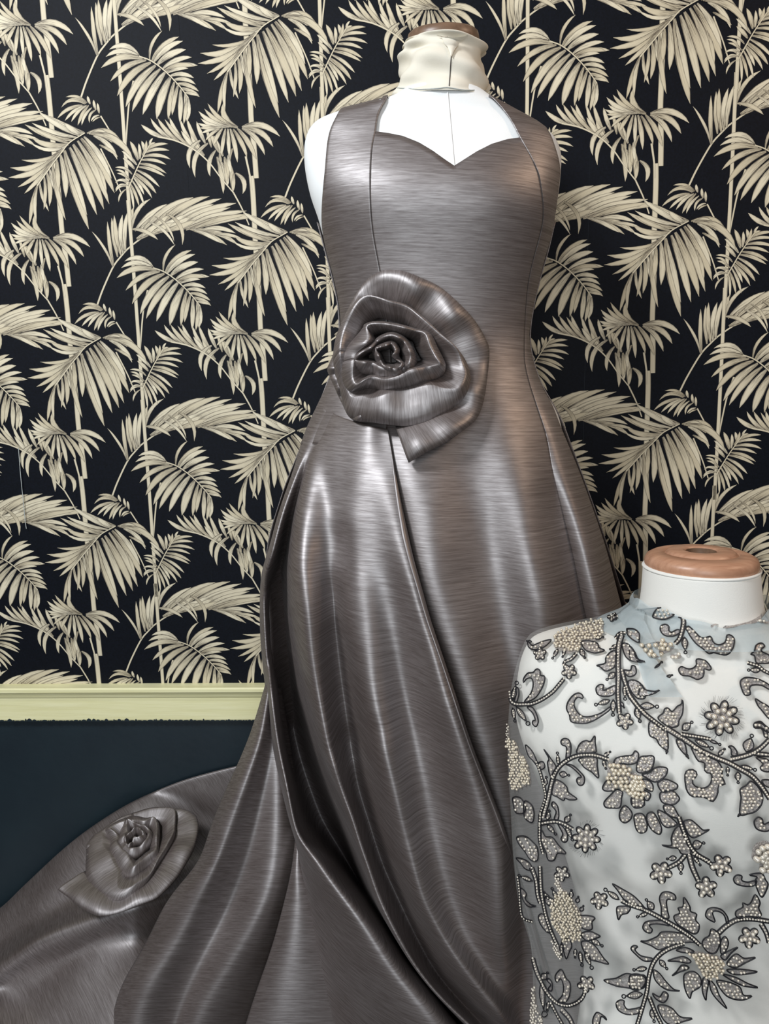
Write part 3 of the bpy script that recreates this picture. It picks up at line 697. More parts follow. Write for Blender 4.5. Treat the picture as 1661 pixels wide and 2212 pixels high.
# the far edge falls to the floor along the wall
fall = []
for k in (3, 2, 1):
    for c in range(NT1):
        q = V[c]; fall.append(Vector((q.x, min(q.y + .004*k, WALL_Y - .006), q.z*(1 - k/3) + .003*k/3)))
V = fall + V
sheet('train', relax(V, NT1, NT2 + 3, 2), NT1, NT2 + 3, grid_uv(V, NT1, NT2 + 3)[:, ::-1], gown)
# ------------------------------------------------------------------ fabric roses
RZ = 3.955
RC = np.array([640., 850.])
R_OUT = [(110,930),(165,800),(215,600),(300,400),(395,240),(480,150),(590,100),(690,98),(770,110),(900,160),(1080,250),(1280,430),(1380,550),(1460,690),(1487,790),(1470,1000),(1440,1200),(1390,1340),(1310,1425),(1120,1560),(960,1640),(800,1735)]
R_IN = [(330,930),(330,800),(360,650),(420,520),(490,440),(540,400),(600,400),(650,420),(740,440),(820,480),(900,540),(1000,640),(1060,720),(1130,820),(1160,880),(1160,980),(1130,1080),(1080,1180),(1000,1260),(900,1330),(800,1380),(690,1430)]
R_OUT2 = [(200,770),(110,925),(130,1010),(165,1090),(230,1230),(320,1370),(540,1400)]
R_IN2 = [(330,800),(330,900),(340,1000),(360,1080),(420,1150),(500,1200),(600,1220)]
CUPS = [  # rim, base, rim height
 ([(215,790),(245,620),(320,440),(400,335),(480,312),(640,360),(780,400),(900,490),(1050,620),(1200,750),(1255,870),(1290,985),(1225,1105),(1100,1105),(1000,1080),(850,1110),(690,1140),(590,1165),(480,1195),(400,1175),(310,1180),(270,1090),(230,950)],
  [(180,820),(215,640),(310,460),(400,370),(500,350),(640,390),(780,430),(900,520),(1040,650),(1190,790),(1270,890),(1310,1000),(1290,1130),(1210,1230),(1080,1320),(920,1390),(780,1420),(620,1405),(480,1380),(360,1360),(285,1300),(235,1120),(190,960)], .046),
 ([(335,850),(350,800),(450,700),(470,660),(445,570),(545,548),(700,570),(840,605),(945,635),(985,740),(1040,840),(1065,900),(940,925),(820,950),(720,1000),(600,1030),(500,1010),(430,1030),(350,1070),(320,980)],
  [(195,830),(260,760),(390,650),(430,620),(440,580),(545,560),(700,585),(850,620),(965,650),(1030,760),(1080,860),(1095,910),(1070,995),(960,1050),(800,1090),(620,1120),(480,1095),(380,1115),(280,1120),(220,980)], .062),
 ([(345,860),(395,800),(470,760),(560,680),(660,650),(760,700),(810,790),(810,880),(745,930),(640,935),(560,922),(500,890),(420,880)],
  [(325,880),(390,790),(480,760),(570,680),(670,650),(770,700),(830,790),(850,890),(760,1000),(610,1035),(490,1005),(400,965),(345,925)], .067),
 ([(525,765),(600,740),(655,722),(690,780),(668,830),(742,890),(700,928),(600,915),(565,870),(540,815)],
  [(515,775),(590,740),(665,722),(705,780),(700,830),(752,895),(700,940),(595,925),(550,880),(525,820)], .072)]
def build_rose(frame, scale, parent, name='fabric_rose', label=None, seed=1):
    """frame: function (x, y, h) in metres -> world point"""
    rr = random.Random(seed)
    L = lambda p: np.array([(p[0] - RC[0])*scale, -(p[1] - RC[1])*scale])
    hs = scale/ (.96/F/RZ)
    root = None
    def strip(outer, inner, n, h0, kind):
        O = smooth_line([L(p) for p in outer], n); I = smooth_line([L(p) for p in inner], n)
        V = []; ph = [rr.uniform(0, 6.28) for _ in range(4)]
        for j in range(n):
            s = j/(n - 1)
            ruf = .0055*math.sin(s*31 + ph[0]) + .0035*math.sin(s*53 + ph[1]) + .004*math.sin(s*17 + ph[2])
            for q, h in ((0, .002), (.12, .008), (.3, .014 + ruf*.5), (.5, .019 + ruf), (.7, .022 + ruf), (.85, .021 + ruf*.9), (.95, .017 + ruf*.6), (1.0, .011 + ruf*.4), (.985, .004), (.90, .001)):
                p = I[j]*(1 - q) + O[j]*q
                V.append(frame(p[0], p[1], (h0 + h)*hs))
        return V, 10, n
    def cup(rim, base, H, n):
        A = smooth_line([L(p) for p in rim], n, True); B = smooth_line([L(p) for p in base], n, True)
        k = min(range(n), key=lambda k: np.linalg.norm(np.roll(B, -k, axis=0) - A, axis=1).sum()); B = np.roll(B, -k, axis=0)
        c = A.mean(0); V = []; ph = [rr.uniform(0, 6.28) for _ in range(4)]
        for j in range(n + 1):
            a, b = A[j % n], B[j % n]; s = (j % n)/n
            ruf = .0035*math.sin(s*6.283*5 + ph[0]) + .0025*math.sin(s*6.283*9 + ph[1])
            h = H + ruf
            out = (b - c)/(np.linalg.norm(b - c) + 1e-6)
            for p, hh in ((c + (a - c)*.62, h*.45), (c + (a - c)*.80, h*.70), (c + (a - c)*.93, h*.93), (c + (a - c)*.98, h*.99), (a, h), (a*.86 + b*.14 + out*.0012, h - .003), (a*.62 + b*.38 + out*.0025, h*.88), (a*.32 + b*.68 + out*.004, h*.68), (a*.08 + b*.92 + out*.0035, h*.40), (b, h*.15), (c + (b - c)*.93, 0.0)):
                V.append(frame(p[0], p[1], hh*hs))
        return V, 11, n + 1
    parts = [strip(R_OUT2, R_IN2, 60, .002, 0), strip(R_OUT, R_IN, 150, .004, 0)] + [cup(r, b, h, 110) for r, b, h in CUPS]
    V, nu, nv = parts[0]
    root = sheet(name, V, nu, nv, grid_uv(V, nu, nv), parent, thick=.0008)
    if label: root['label'] = label
    for V, nu, nv in parts[1:]:
        sheet('petal', V, nu, nv, grid_uv(V, nu, nv), root, thick=.0008)
    return root
rose_o = P(680 + RC[0]/RZ, 560 + RC[1]/RZ, 1.0)
def rose_frame_front(x, y, h):
    px = 680 + (RC[0] + x/ROSE_S)/RZ; py = 560 + (RC[1] - y/ROSE_S)/RZ
    yb = min(on_gown(px, py, .004 + .010*max(0, min(1, (py - 860)/60))).y, 1.022)
    return P(px, py, yb - h)
ROSE_S = .97/F/RZ
build_rose(rose_frame_front, .97/F/RZ, gown, label='large rolled satin rose pinned at the waist', seed=3)
# smaller rose lying on the train
tc = P(292, 1828, 1.185)
tn = Vector((-.06, -.30, .95)).normalized()
tx = Vector((1, 0, 0)); tx = (tx - tn*tx.dot(tn)).normalized(); ty = tn.cross(tx)
an = math.radians(-62)
tex = tx*math.cos(an) + ty*math.sin(an); tey = -tx*math.sin(an) + ty*math.cos(an)
def rose_frame_train(x, y, h):
    return tc + tex*x*.92 + tey*y*.92 + tn*(h*.36 - .003)
build_rose(rose_frame_train, 1.02/F/RZ, gown, label='smaller satin rose lying on the train', seed=9)
# ------------------------------------------------------------------ front dress form and beaded tulle top
def m_tulle(name, colr, dens):
    t = NT(name); c = t.n('ShaderNodeTexCoord').outputs['Object']
    n = t.noise(t.mapping(c, (30, 30, 10)), 1.0, 3)
    fac = t.mathn('ADD', .10, t.mathn('MULTIPLY', n, dens*1.4), True)
    d = t.principled(Base_Color=colr, Roughness=.7, Specular_IOR_Level=.3)
    tr = t.n('ShaderNodeBsdfTransparent'); mx = t.n('ShaderNodeMixShader')
    t.l(fac, mx.inputs[0]); t.l(tr.outputs[0], mx.inputs[1]); t.l(d.outputs[0], mx.inputs[2])
    return t.done(mx)
def m_sequin():
    t = NT('grey_sequin_applique'); c = t.n('ShaderNodeTexCoord').outputs['Object']
    vo = t.n('ShaderNodeTexVoronoi'); vo.inputs['Scale'].default_value = 900; t.l(c, vo.inputs['Vector'])
    sp = t.maprange(vo.outputs['Distance'], .0, .5, 1.0, 0.0); n = t.noise(c, 500, 2)
    colr = t.mix(t.maprange(n, .35, .7, 0, 1), srgb(140, 133, 130), srgb(196, 189, 184))
    d = t.principled(Base_Color=colr, Roughness=.35, Metallic=.25, Normal=t.bump(sp, .8, .0008))
    tr = t.n('ShaderNodeBsdfTransparent'); mx = t.n('ShaderNodeMixShader'); mx.inputs[0].default_value = .86
    t.l(tr.outputs[0], mx.inputs[1]); t.l(d.outputs[0], mx.inputs[2])
    return t.done(mx)
def m_pearl(name, c):
    t = NT(name); tc = t.n('ShaderNodeTexCoord').outputs['Object']; n = t.noise(tc, 300, 1)
    return t.done(t.principled(Base_Color=t.mix(n, c, tuple(x*.86 for x in c[:3]) + (1,)), Roughness=.22, Metallic=.25, Specular_IOR_Level=.7, Coat_Weight=.5, Coat_Roughness=.1))
M_TULLE = m_tulle('white_tulle', srgb(228, 230, 227), .05)
M_COLLAR = m_tulle('blue_grey_tulle', srgb(186, 197, 199), .60)
M_SEQ = m_sequin(); M_PEARL = m_pearl('ivory_pearl', srgb(228, 219, 203)); M_PEARLT = m_pearl('champagne_pearl', srgb(222, 210, 188))
YF = 0.80
FR = [(1222, 1394, 1632, .058, .058), (1300, 1387, 1640, .060, .060), (1330, 1374, 1656, .064, .062), (1345, 1338, 1692, .068, .064, 2.1), (1364, 1256, 1776, .072, .064, 2.2), (1382, 1166, 1862, .077, .066, 2.4), (1400, 1140, 1888, .082, .068, 2.4),
      (1450, 1122, 1904, .093, .068, 2.4), (1540, 1114, 1908, .108, .064, 2.2), (1620, 1134, 1892, .114, .068, 2.1), (1700, 1166, 1862, .108, .068), (1800, 1204, 1826, .095, .066), (1900, 1236, 1795, .085, .066), (2000, 1256, 1775, .080, .074), (2120, 1262, 1770, .084, .07), (2260, 1244, 1790, .09, .075), (2330, 1250, 1785, .09, .075)]
fx = P(1512, 1700, YF).x
form2 = thing('dress_form', (fx, YF, 0), 'shorter off-white linen dress form with a turned wooden neck cap wearing the beaded top', 'dress form')
V, Fc, nz, nth = ring_surface(FR, YF, 140, 112)
b2 = mesh('torso', V, Fc + [tuple(range((nz-1)*nth, nz*nth)), tuple(range(nth - 1, -1, -1))], M_LINEN, form2)
c2 = P(1513, 1222, YF); rw = (P(1632, 1222, YF).x - P(1394, 1222, YF).x)/2
prof = [(rw*.965, -.002), (rw*.985, .002), (rw*.985, .006), (rw*.95, .0105), (rw*.86, .0135), (rw*.66, .0150), (rw*.645, .0130), (rw*.62, .0130), (rw*.60, .0155), (rw*.56, .0175), (rw*.34, .0180), (rw*.30, .0175), (rw*.275, .0150), (rw*.265, -.014), (.0004, -.014)]
V, Fc = lathe(prof, (c2.x, YF, c2.z), 72, 1, .97)
o = mesh('neck_cap', V, Fc, M_WOOD, form2); o['label'] = 'turned wooden neck cap with a round hole'
V, Fc = lathe([(rw*.262, .0165), (rw*.262, -.012), (.0004, -.012)], (c2.x, YF, c2.z), 40, 1, .97); mesh('cap_hole', V, Fc, M_DWOOD, form2)
pts = [Vector((c2.x + rw*1.0*math.cos(a), YF - rw*.97*math.sin(a), c2.z - .0015)) for a in np.linspace(0, 2*math.pi, 72, endpoint=False)]
V, Fc = tube(pts, .0016, 6, True); mesh('neck_piping', V, Fc, M_LINEN, form2)
zb = P(1512, 2330, YF).z
V, Fc = lathe([(.012, zb + .01), (.012, .03), (.016, .026), (.075, .014), (.08, .007), (.08, 0.0), (.0005, 0)], (fx, YF, 0), 32)
mesh('stand', V, Fc, M_WOOD, form2)
# ---- the sheer top
top = thing('beaded_top', (fx, YF, P(1512, 2340, YF).z), 'sheer white tulle top embroidered with pearls and black corded vines', 'top')
TR = [(1318, 1372, 1656, .069, .067), (1340, 1330, 1700, .073, .070), (1360, 1255, 1776, .077, .073, 2.1), (1378, 1160, 1868, .081, .077, 2.3), (1395, 1136, 1890, .086, .080, 2.4), (1440, 1118, 1906, .096, .078, 2.4), (1490, 1106, 1918, .106, .078, 2.35),
      (1560, 1099, 1924, .117, .078, 2.25), (1650, 1097, 1926, .124, .078, 2.15), (1750, 1103, 1920, .120, .078, 2.05), (1850, 1109, 1914, .112, .078), (1950, 1122, 1900, .105, .078), (2040, 1146, 1880, .100, .078), (2120, 1153, 1872, .100, .078), (2212, 1150, 1876, .105, .08), (2330, 1140, 1886, .108, .082)]
V, Fc, nz, nth = ring_surface(TR, YF, 150, 128)
A = []
for j in range(nz):
    for i in range(nth):
        v = V[j*nth + i]; an = 2*math.pi*i/nth; h = j/(nz-1)
        side = max(0, -math.cos(an))**2
        w = (math.sin(an*22 + h*5) + .6*math.sin(an*37 - h*9))*.0022*side*max(0, h - .25)
        A.append(Vector((v.x - w, v.y - w, v.z)))
tul = mesh('tulle_body', A, Fc, M_TULLE, top); tul['label'] = 'sheer white tulle body'
bv_t = BVHTree.FromPolygons([tuple(v) for v in A], Fc)
def on_t(px, py, off=.001):
    d = ray(px, py).normalized(); h = bv_t.ray_cast(CAM, d)
    if h[0] is not None and h[0].y < YF + .02:
        n = h[1] if h[1].dot(d) < 0 else -h[1]
        return h[0] + n*off
    q = CAM + ray(px, py)*(YF/ray(px, py).y); n = bv_t.find_nearest(q)
    return n[0] - d*off
V, Fc, nz, nth = ring_surface([(1288, 1374, 1652, .066, .070), (1300, 1366, 1660, .067, .072), (1315, 1362, 1668, .070, .074), (1335, 1334, 1698, .077, .078), (1352, 1290, 1742, .083, .080)], YF, 24, 128)
A = []
for j in range(nz):
    for i in range(nth):
        v = V[j*nth+i]; an = 2*math.pi*i/nth; h = j/(nz-1)
        A.append(v + Vector((0, 0, (.004*math.sin(an*3 + .5) - .010*max(0, math.sin(an)))*(1 - h) + .0015*math.sin(an*11)*(1-h))))
cl = mesh('collar', A, Fc, M_COLLAR, top); cl['label'] = 'loose blue-grey tulle stand collar'
from mathutils.geometry import tessellate_polygon
def flat_patch(poly, off, name, mat, parent, n=60, bend=None):
    """closed traced outline laid on the tulle"""
    o = smooth_line(poly, n, True)
    V3 = [on_t(x, y, off) for x, y in o]
    tri = tessellate_polygon([[Vector((x, y, 0)) for x, y in o]])
    return mesh(name, V3, [tuple(t) for t in tri], mat, parent), o, V3
def flap(Lp, Rp, off0, off1, name):
    n, m = 26, 12; Lc, Rc2 = smooth_line(Lp, n), smooth_line(Rp, n); V = []
    for j in range(n):
        for i in range(m):
            s = i/(m-1); q = Lc[j]*(1-s) + Rc2[j]*s
            V.append(on_t(q[0], q[1], off0 + (off1 - off0)*math.sin(math.pi*s*.5) + .002*math.sin(j*.6 + s*3)))
    return mesh(name, V, grid_faces(m, n), M_COLLAR, top)
flap([(1400,1298),(1350,1312),(1334,1330),(1345,1352),(1375,1385),(1408,1425)], [(1404,1330),(1400,1345),(1402,1365),(1408,1385),(1418,1410),(1424,1432)], .004, .012, 'collar_flap')
flap([(1345,1372),(1362,1400),(1378,1440),(1392,1480),(1400,1505)], [(1376,1388),(1400,1412),(1430,1450),(1458,1488),(1472,1505)], .003, .007, 'collar_flap')

_av, _af = [], []
for _o in [c for c in top.children]:
    _b = len(_av); _av += [tuple(v.co) for v in _o.data.vertices]; _af += [tuple(_b + i for i in p.vertices) for p in _o.data.polygons]
bv_t = BVHTree.FromPolygons(_av, _af)
KS = 5.5367
KO = {1: (1090,1280), 2: (1361,1280), 3: (1090,1560), 4: (1361,1560), 5: (1090,1840), 6: (1361,1840)}
def kp(k, p): return (KO[k][0] + p[0]/KS, KO[k][1] + p[1]/KS)
LEAVES = {1: [
 [(245,1310),(320,1210),(350,1110),(335,1030),(280,1030),(240,1080),(240,1030),(290,965),(350,955),(390,915),(430,930),(440,990),(485,1000),(480,1080),(430,1190),(360,1270)],
 [(280,1370),(340,1370),(390,1450),(412,1540),(385,1600),(345,1570),(350,1530),(375,1520),(345,1440)],
 [(130,1290),(150,1220),(140,1160),(165,1135),(182,1170),(180,1240),(155,1310)],
 [(290,590),(300,660),(370,690),(480,660),(560,580),(480,590),(400,620),(340,640)],
 [(1340,720),(1270,720),(1210,790),(1200,850),(1100,875),(1140,890),(1210,940),(1290,910),(1330,860)],
 [(1410,620),(1480,630),(1550,710),(1580,790),(1661,830),(1540,830),(1460,790),(1420,710)],
 [(1420,930),(1500,930),(1520,880),(1560,890),(1570,960),(1530,1000),(1470,1000)],
 [(1480,1060),(1560,1050),(1640,1110),(1680,1250),(1600,1270),(1540,1220),(1490,1140)],
 [(1330,1120),(1290,1120),(1180,1170),(1185,1110),(1140,1100),(1095,1140),(1110,1210),(1180,1240),(1280,1230),(1330,1180)],
 [(1270,1360),(1150,1440),(1020,1480),(920,1470),(850,1390),(835,1310),(880,1250),(940,1270),(930,1220),(880,1200),(820,1230),(760,1310),(745,1390),(780,1460),(800,1540),(900,1560),(1000,1555),(1120,1500),(1260,1400)],
 [(1470,440),(1560,440),(1620,500),(1610,600),(1540,570),(1480,510)],
 [(920,600),(1020,590),(1110,620),(1130,670),(1195,705),(1090,735),(1000,715),(950,680)]],
 2: [
 [(280,290),(310,220),(370,185),(450,180),(530,210),(540,250),(480,300),(400,320),(330,315)],
 [(600,460),(560,450),(500,480),(465,460),(465,410),(420,385),(370,410),(365,460),(400,510),(460,530),(530,525),(590,490)],
 [(660,430),(700,400),(760,460),(840,540),(900,545),(960,530),(990,600),(1050,630),(1120,610),(1145,560),(1150,510),(1200,510),(1240,570),(1220,680),(1150,745),(1070,740),(990,720),(940,735),(870,680),(790,620),(720,530),(690,470)],
 [(790,800),(785,870),(740,910),(680,915),(610,890),(575,925),(610,985),(700,1000),(750,1020),(800,1040),(860,1015),(880,960),(880,915),(940,930),(965,910),(930,850),(880,810)],
 [(0,650),(60,720),(100,800),(180,830),(90,825),(0,800)],
 [(130,1100),(180,1160),(290,1180),(350,1160),(290,1200),(200,1230),(150,1240),(100,1230)],
 [(330,1500),(390,1440),(410,1390),(450,1380),(500,1420),(560,1360),(610,1330),(618,1280),(630,1340),(620,1450),(580,1530),(570,1590),(500,1610),(420,1580)],
 [(1480,700),(1500,640),(1560,610),(1600,650),(1560,700),(1661,760),(1661,840),(1560,850),(1500,840),(1480,760),(1435,740)],
 [(1661,1160),(1560,1110),(1450,1110),(1420,1150),(1430,1215),(1360,1220),(1310,1080),(1350,1025),(1420,1015),(1540,1040),(1661,1110)],
 [(1490,1270),(1560,1310),(1661,1380),(1661,1510),(1560,1400),(1520,1350)],
 [(1690,1661),(1600,1580),(1550,1540),(1480,1560),(1475,1610),(1520,1620),(1570,1620),(1620,1661)],
 [(820,220),(940,210),(1060,180),(1110,200),(1080,280),(1000,400),(960,410),(980,300),(880,270)],
 [(1260,175),(1330,220),(1480,180),(1600,260),(1650,370),(1480,340),(1330,290)]],
 3: [
 [(880,370),(880,300),(920,240),(980,215),(1030,225),(1080,160),(1085,240),(1095,320),(1080,355)],
 [(740,430),(745,300),(690,265),(680,220),(720,190),(775,210),(800,300),(780,430)],
 [(580,680),(540,600),(520,480),(535,430),(480,320),(560,430),(620,530),(600,620)],
 [(890,440),(1000,400),(1100,420),(1110,520),(1125,660),(1040,590),(960,540),(920,490)],
 [(740,500),(820,510),(900,580),(955,650),(950,730),(900,750),(865,700),(880,660),(920,650),(880,600),(800,530)],
 [(570,840),(610,690),(690,710),(750,770),(770,830),(870,910),(780,920),(730,900),(710,930),(640,890)],
 [(260,270),(330,330),(390,450),(400,520),(340,450),(290,390)],
 [(420,480),(470,470),(490,530),(450,560),(420,530)],
 [(600,1150),(620,1060),(570,990),(590,945),(640,1000),(655,1100),(640,1160)],
 [(640,1200),(680,1280),(700,1330),(680,1390),(720,1430),(760,1400),(750,1320),(700,1240)],
 [(160,1370),(260,1360),(340,1420),(400,1500),(400,1640),(320,1640),(250,1540),(180,1450)],
 [(450,1280),(500,1360),(580,1370),(650,1460),(740,1560),(640,1560),(600,1640),(530,1640),(500,1540),(450,1420)],
 [(1310,500),(1330,430),(1430,400),(1520,390),(1560,340),(1600,380),(1580,470),(1500,500),(1400,490)],
 [(1240,680),(1180,750),(1180,800),(1240,820),(1320,800),(1310,740)],
 [(1340,800),(1260,870),(1190,950),(1210,1010),(1290,1020),(1380,1010),(1400,900),(1410,830)],
 [(1440,990),(1380,1060),(1380,1150),(1440,1195),(1510,1150),(1520,1070)],
 [(1520,900),(1530,990),(1580,1020),(1661,990),(1661,880),(1580,860)],
 [(110,900),(200,900),(260,1000),(240,1080),(150,1080),(120,1000)],[(250,940),(330,980),(360,1080),(340,1190),(260,1150),(240,1060)]],
 4: [
 [(90,470),(130,410),(200,400),(270,400),(285,450),(250,560),(150,600),(80,580)],
 [(140,620),(230,600),(300,540),(380,530),(440,550),(430,620),(370,680),(290,710),(210,670)],
 [(330,720),(400,680),(470,690),(560,740),(550,790),(490,810),(400,830),(350,790)],
 [(360,840),(490,810),(580,890),(570,940),(500,980),(380,950)],
 [(400,990),(500,990),(560,1080),(580,1130),(510,1130),(420,1070)],
 [(330,1050),(420,1080),(540,1180),(550,1220),(440,1250),(370,1190)],
 [(200,1100),(270,1070),(340,1170),(375,1270),(350,1330),(270,1290),(210,1200)],
 [(50,1110),(150,1090),(200,1200),(190,1290),(120,1315),(70,1260)],
 [(140,680),(220,690),(270,750),(260,820),(200,800),(150,750)],[(130,800),(240,850),(210,930),(140,890)],[(20,900),(130,900),(170,980),(80,1015),(20,980)],
 [(230,0),(330,20),(430,100),(450,220),(440,330),(350,270),(310,200),(230,150)],
 [(550,210),(620,210),(660,290),(665,390),(580,300)],
 [(720,270),(820,290),(920,390),(1000,430),(1070,500),(1100,580),(1090,640),(1130,740),(1050,750),(1040,850),(980,945),(900,900),(820,885),(730,880),(670,800),(650,650),(670,580),(740,560),(795,600),(780,650),(740,690),(760,750),(860,785),(940,750),(970,680),(965,610),(890,590),(885,480),(820,470),(770,400)],
 [(1310,800),(1380,750),(1440,700),(1530,780),(1575,880),(1560,980),(1490,1060),(1400,1090),(1310,1100),(1310,980),(1320,900)],
 [(1600,170),(1580,100),(1540,60),(1490,70),(1470,30),(1520,0),(1590,30),(1630,110),(1630,170)],
 [(1210,390),(1200,320),(1170,290),(1220,285),(1270,350),(1260,395)],
 [(1500,420),(1600,430),(1661,470),(1661,580),(1580,580),(1550,540),(1580,490)],
 [(1570,690),(1661,690),(1661,770),(1600,750)],
 [(1661,1190),(1590,1210),(1570,1150),(1520,1130),(1475,1180),(1500,1260),(1580,1295),(1661,1280)],
 [(640,1180),(720,1160),(800,1220),(870,1280),(940,1275),(870,1320),(760,1370),(700,1340),(660,1260)],
 [(620,1220),(540,1260),(490,1370),(490,1460),(380,1460),(480,1490),(570,1500),(610,1560),(720,1560),(700,1440),(660,1340)]],
 5: [
 [(410,760),(470,740),(540,880),(570,960),(500,940),(430,850)],
 [(150,70),(230,80),(310,130),(330,210),(260,200),(200,130)],
 [(200,430),(270,490),(260,560),(320,620),(380,640),(300,650),(230,570)],
 [(630,1550),(610,1490),(640,1430),(690,1400),(740,1500),(790,1560),(790,1680),(740,1780),(640,1790),(700,1700),(710,1600),(680,1510)],
 [(530,1640),(555,1580),(515,1530),(540,1510),(572,1560),(570,1650)],
 [(1060,2060),(1060,1980),(1110,1910),(1200,1960),(1220,2000),(1160,1960),(1130,2060)],
 [(1290,370),(1420,440),(1550,520),(1661,640),(1661,680),(1520,640),(1420,550),(1350,450)],
 [(1360,800),(1340,680),(1370,640),(1500,650),(1470,720),(1400,740)],
 [(1190,1525),(1330,1500),(1450,1445),(1560,1460),(1680,1470),(1680,1590),(1600,1630),(1450,1610),(1330,1590)],
 [(1661,1840),(1560,1860),(1470,1870),(1430,1820),(1430,1770),(1380,1760),(1335,1800),(1360,1880),(1450,1930),(1560,1930),(1640,1900)],
 [(900,770),(960,750),(1050,760),(1085,785),(1050,830),(1050,910),(980,920),(910,880)],
 [(930,960),(1020,940),(1100,970),(1145,1000),(1080,1030),(990,1050),(930,1010)],
 [(920,1070),(1000,1060),(1100,1130),(1180,1250),(1245,1330),(1120,1300),(1020,1270),(950,1180)],
 [(700,1040),(780,1040),(805,1120),(780,1190),(745,1270),(715,1190),(690,1110)],
 [(500,530),(590,560),(640,620),(560,640),(500,600)]],
 6: [
 [(1500,330),(1400,350),(1330,330),(1330,280),(1270,265),(1230,310),(1260,370),(1370,400),(1480,390)],
 [(1420,265),(1560,245),(1610,320),(1640,390),(1570,530),(1510,430),(1490,330),(1510,290)],
 [(1270,770),(1260,700),(1340,650),(1340,600),(1400,620),(1440,590),(1490,500),(1545,590),(1530,660),(1560,740),(1500,780),(1380,790)],
 [(380,770),(370,650),(350,550),(380,480),(450,465),(530,500),(535,560),(440,560),(440,670),(460,780)],
 [(560,850),(520,760),(590,720),(570,660),(630,640),(640,530),(710,640),(720,700),(790,730),(780,800),(820,860),(810,940),(760,970),(680,930)],
 [(470,870),(380,810),(260,810),(180,830),(150,890),(180,940),(240,960),(265,920),(230,870),(300,850),(400,860)],
 [(800,1080),(680,980),(540,950),(380,945),(320,1000),(200,1050),(120,1055),(250,1110),(350,1160),(480,1110),(600,1080),(740,1070)],
 [(260,1290),(160,1290),(60,1210),(10,1150),(40,1110),(90,1120),(60,1160),(130,1230),(260,1260)],
 [(280,1400),(350,1440),(430,1540),(520,1630),(590,1650),(450,1640),(350,1580),(290,1500)],
 [(0,1470),(100,1450),(180,1500),(170,1580),(90,1640),(0,1610)],
 [(270,1680),(350,1720),(400,1660),(450,1690),(440,1750),(390,1790),(300,1740)],
 [(330,1840),(400,1820),(500,1860),(600,1960),(740,1980),(620,2020),(500,2060),(400,2000)],
 [(1150,850),(1120,750),(1050,700),(980,710),(1010,820),(960,810),(900,760),(920,680),(990,655),(1090,680),(1160,770),(1165,850)],
 [(860,1100),(880,1030),(940,990),(970,910),(1050,960),(1070,1060),(1020,1190),(930,1190)],
 [(1080,1060),(1130,1000),(1170,1080),(1130,1180),(1080,1200)],
 [(1080,1230),(1180,1170),(1280,1130),(1200,1200),(1130,1280)],
 [(1160,1300),(1260,1210),(1360,1260),(1490,1250),(1380,1310),(1260,1370),(1170,1350)],
 [(1150,1400),(1300,1390),(1510,1420),(1370,1450),(1230,1450)],
 [(1100,1450),(1260,1490),(1400,1560),(1520,1610),(1350,1590),(1200,1520)],
 [(1030,1530),(1150,1540),(1300,1600),(1350,1700),(1450,1710),(1330,1760),(1180,1730),(1090,1650)],
 [(950,1520),(1020,1600),(1060,1700),(1150,1860),(1030,1750),(960,1640)],
 [(870,1500),(930,1530),(910,1680),(900,1760),(860,1650)],
 [(650,1450),(760,1420),(840,1500),(830,1600),(740,1660),(710,1740),(660,1650),(640,1550)],
 [(700,1370),(620,1340),(550,1420),(500,1470),(580,1430),(660,1400)],
 [(720,1290),(620,1240),(450,1290),(570,1300),(690,1320)],
 [(760,1180),(650,1130),(550,1165),(660,1195)]]}
DROPS = {1: [(150,1365,305,1585,60),(110,1380,140,1550,50),(100,1290,165,1060,60),(1260,1290,1075,1345,60),(1340,640,1255,695,40),(1320,960,1215,1050,70),(1300,1280,1295,1480,60),(1430,1100,1440,1290,45),(1570,1380,1620,1550,70),(1390,1310,1430,1380,30),(640,690,575,800,40),(720,700,695,785,36),(910,690,965,800,60),(1080,560,1190,545,40),(330,600,272,585,20)],
 2: [(650,540,660,740,70),(120,1350,340,1365,80),(70,1370,120,1555,80),(1550,930,1395,930,60),(620,1640,745,1540,90),(290,900,385,830,20),(440,1010,505,985,30)],
 3: [(650,500,635,350,40),(660,610,785,630,70),(490,760,510,640,50),(730,1190,800,1090,70),(520,1160,545,1040,50),(520,1220,625,1340,50),(740,1240,825,1410,50),(1190,400,1270,345,40),(1180,450,1215,560,40)],
 4: [(1380,350,1455,140,130),(770,210,990,320,60),(940,210,1080,270,30),(1050,390,1130,310,50),(1160,530,1160,640,40),(1280,590,1285,730,70),(1310,520,1505,570,50),(740,1470,890,1430,110),(440,330,430,375,24),(665,380,695,430,24),(1310,1090,1280,1120,24)],
 5: [(870,600,885,520,50),(910,700,950,630,50),(1040,1040,1180,1120,60),(960,1180,1055,1395,60),(900,1180,930,1360,50),(850,1150,845,1260,40),(690,1080,690,1250,50),(800,540,805,440,50),(640,560,570,420,50),(540,560,480,470,40),(340,340,170,275,50),(450,1520,530,1430,80),(440,1560,490,1980,70),(540,1780,520,1900,40),(1370,560,1190,430,60)],
 6: [(600,110,605,260,70),(550,60,430,75,60),(760,50,840,155,40),(280,680,185,550,80),(210,720,75,770,50),(350,1280,445,1395,60),(200,1380,30,1400,60),(150,1690,-100,1720,90),(250,1870,290,2030,60)]}
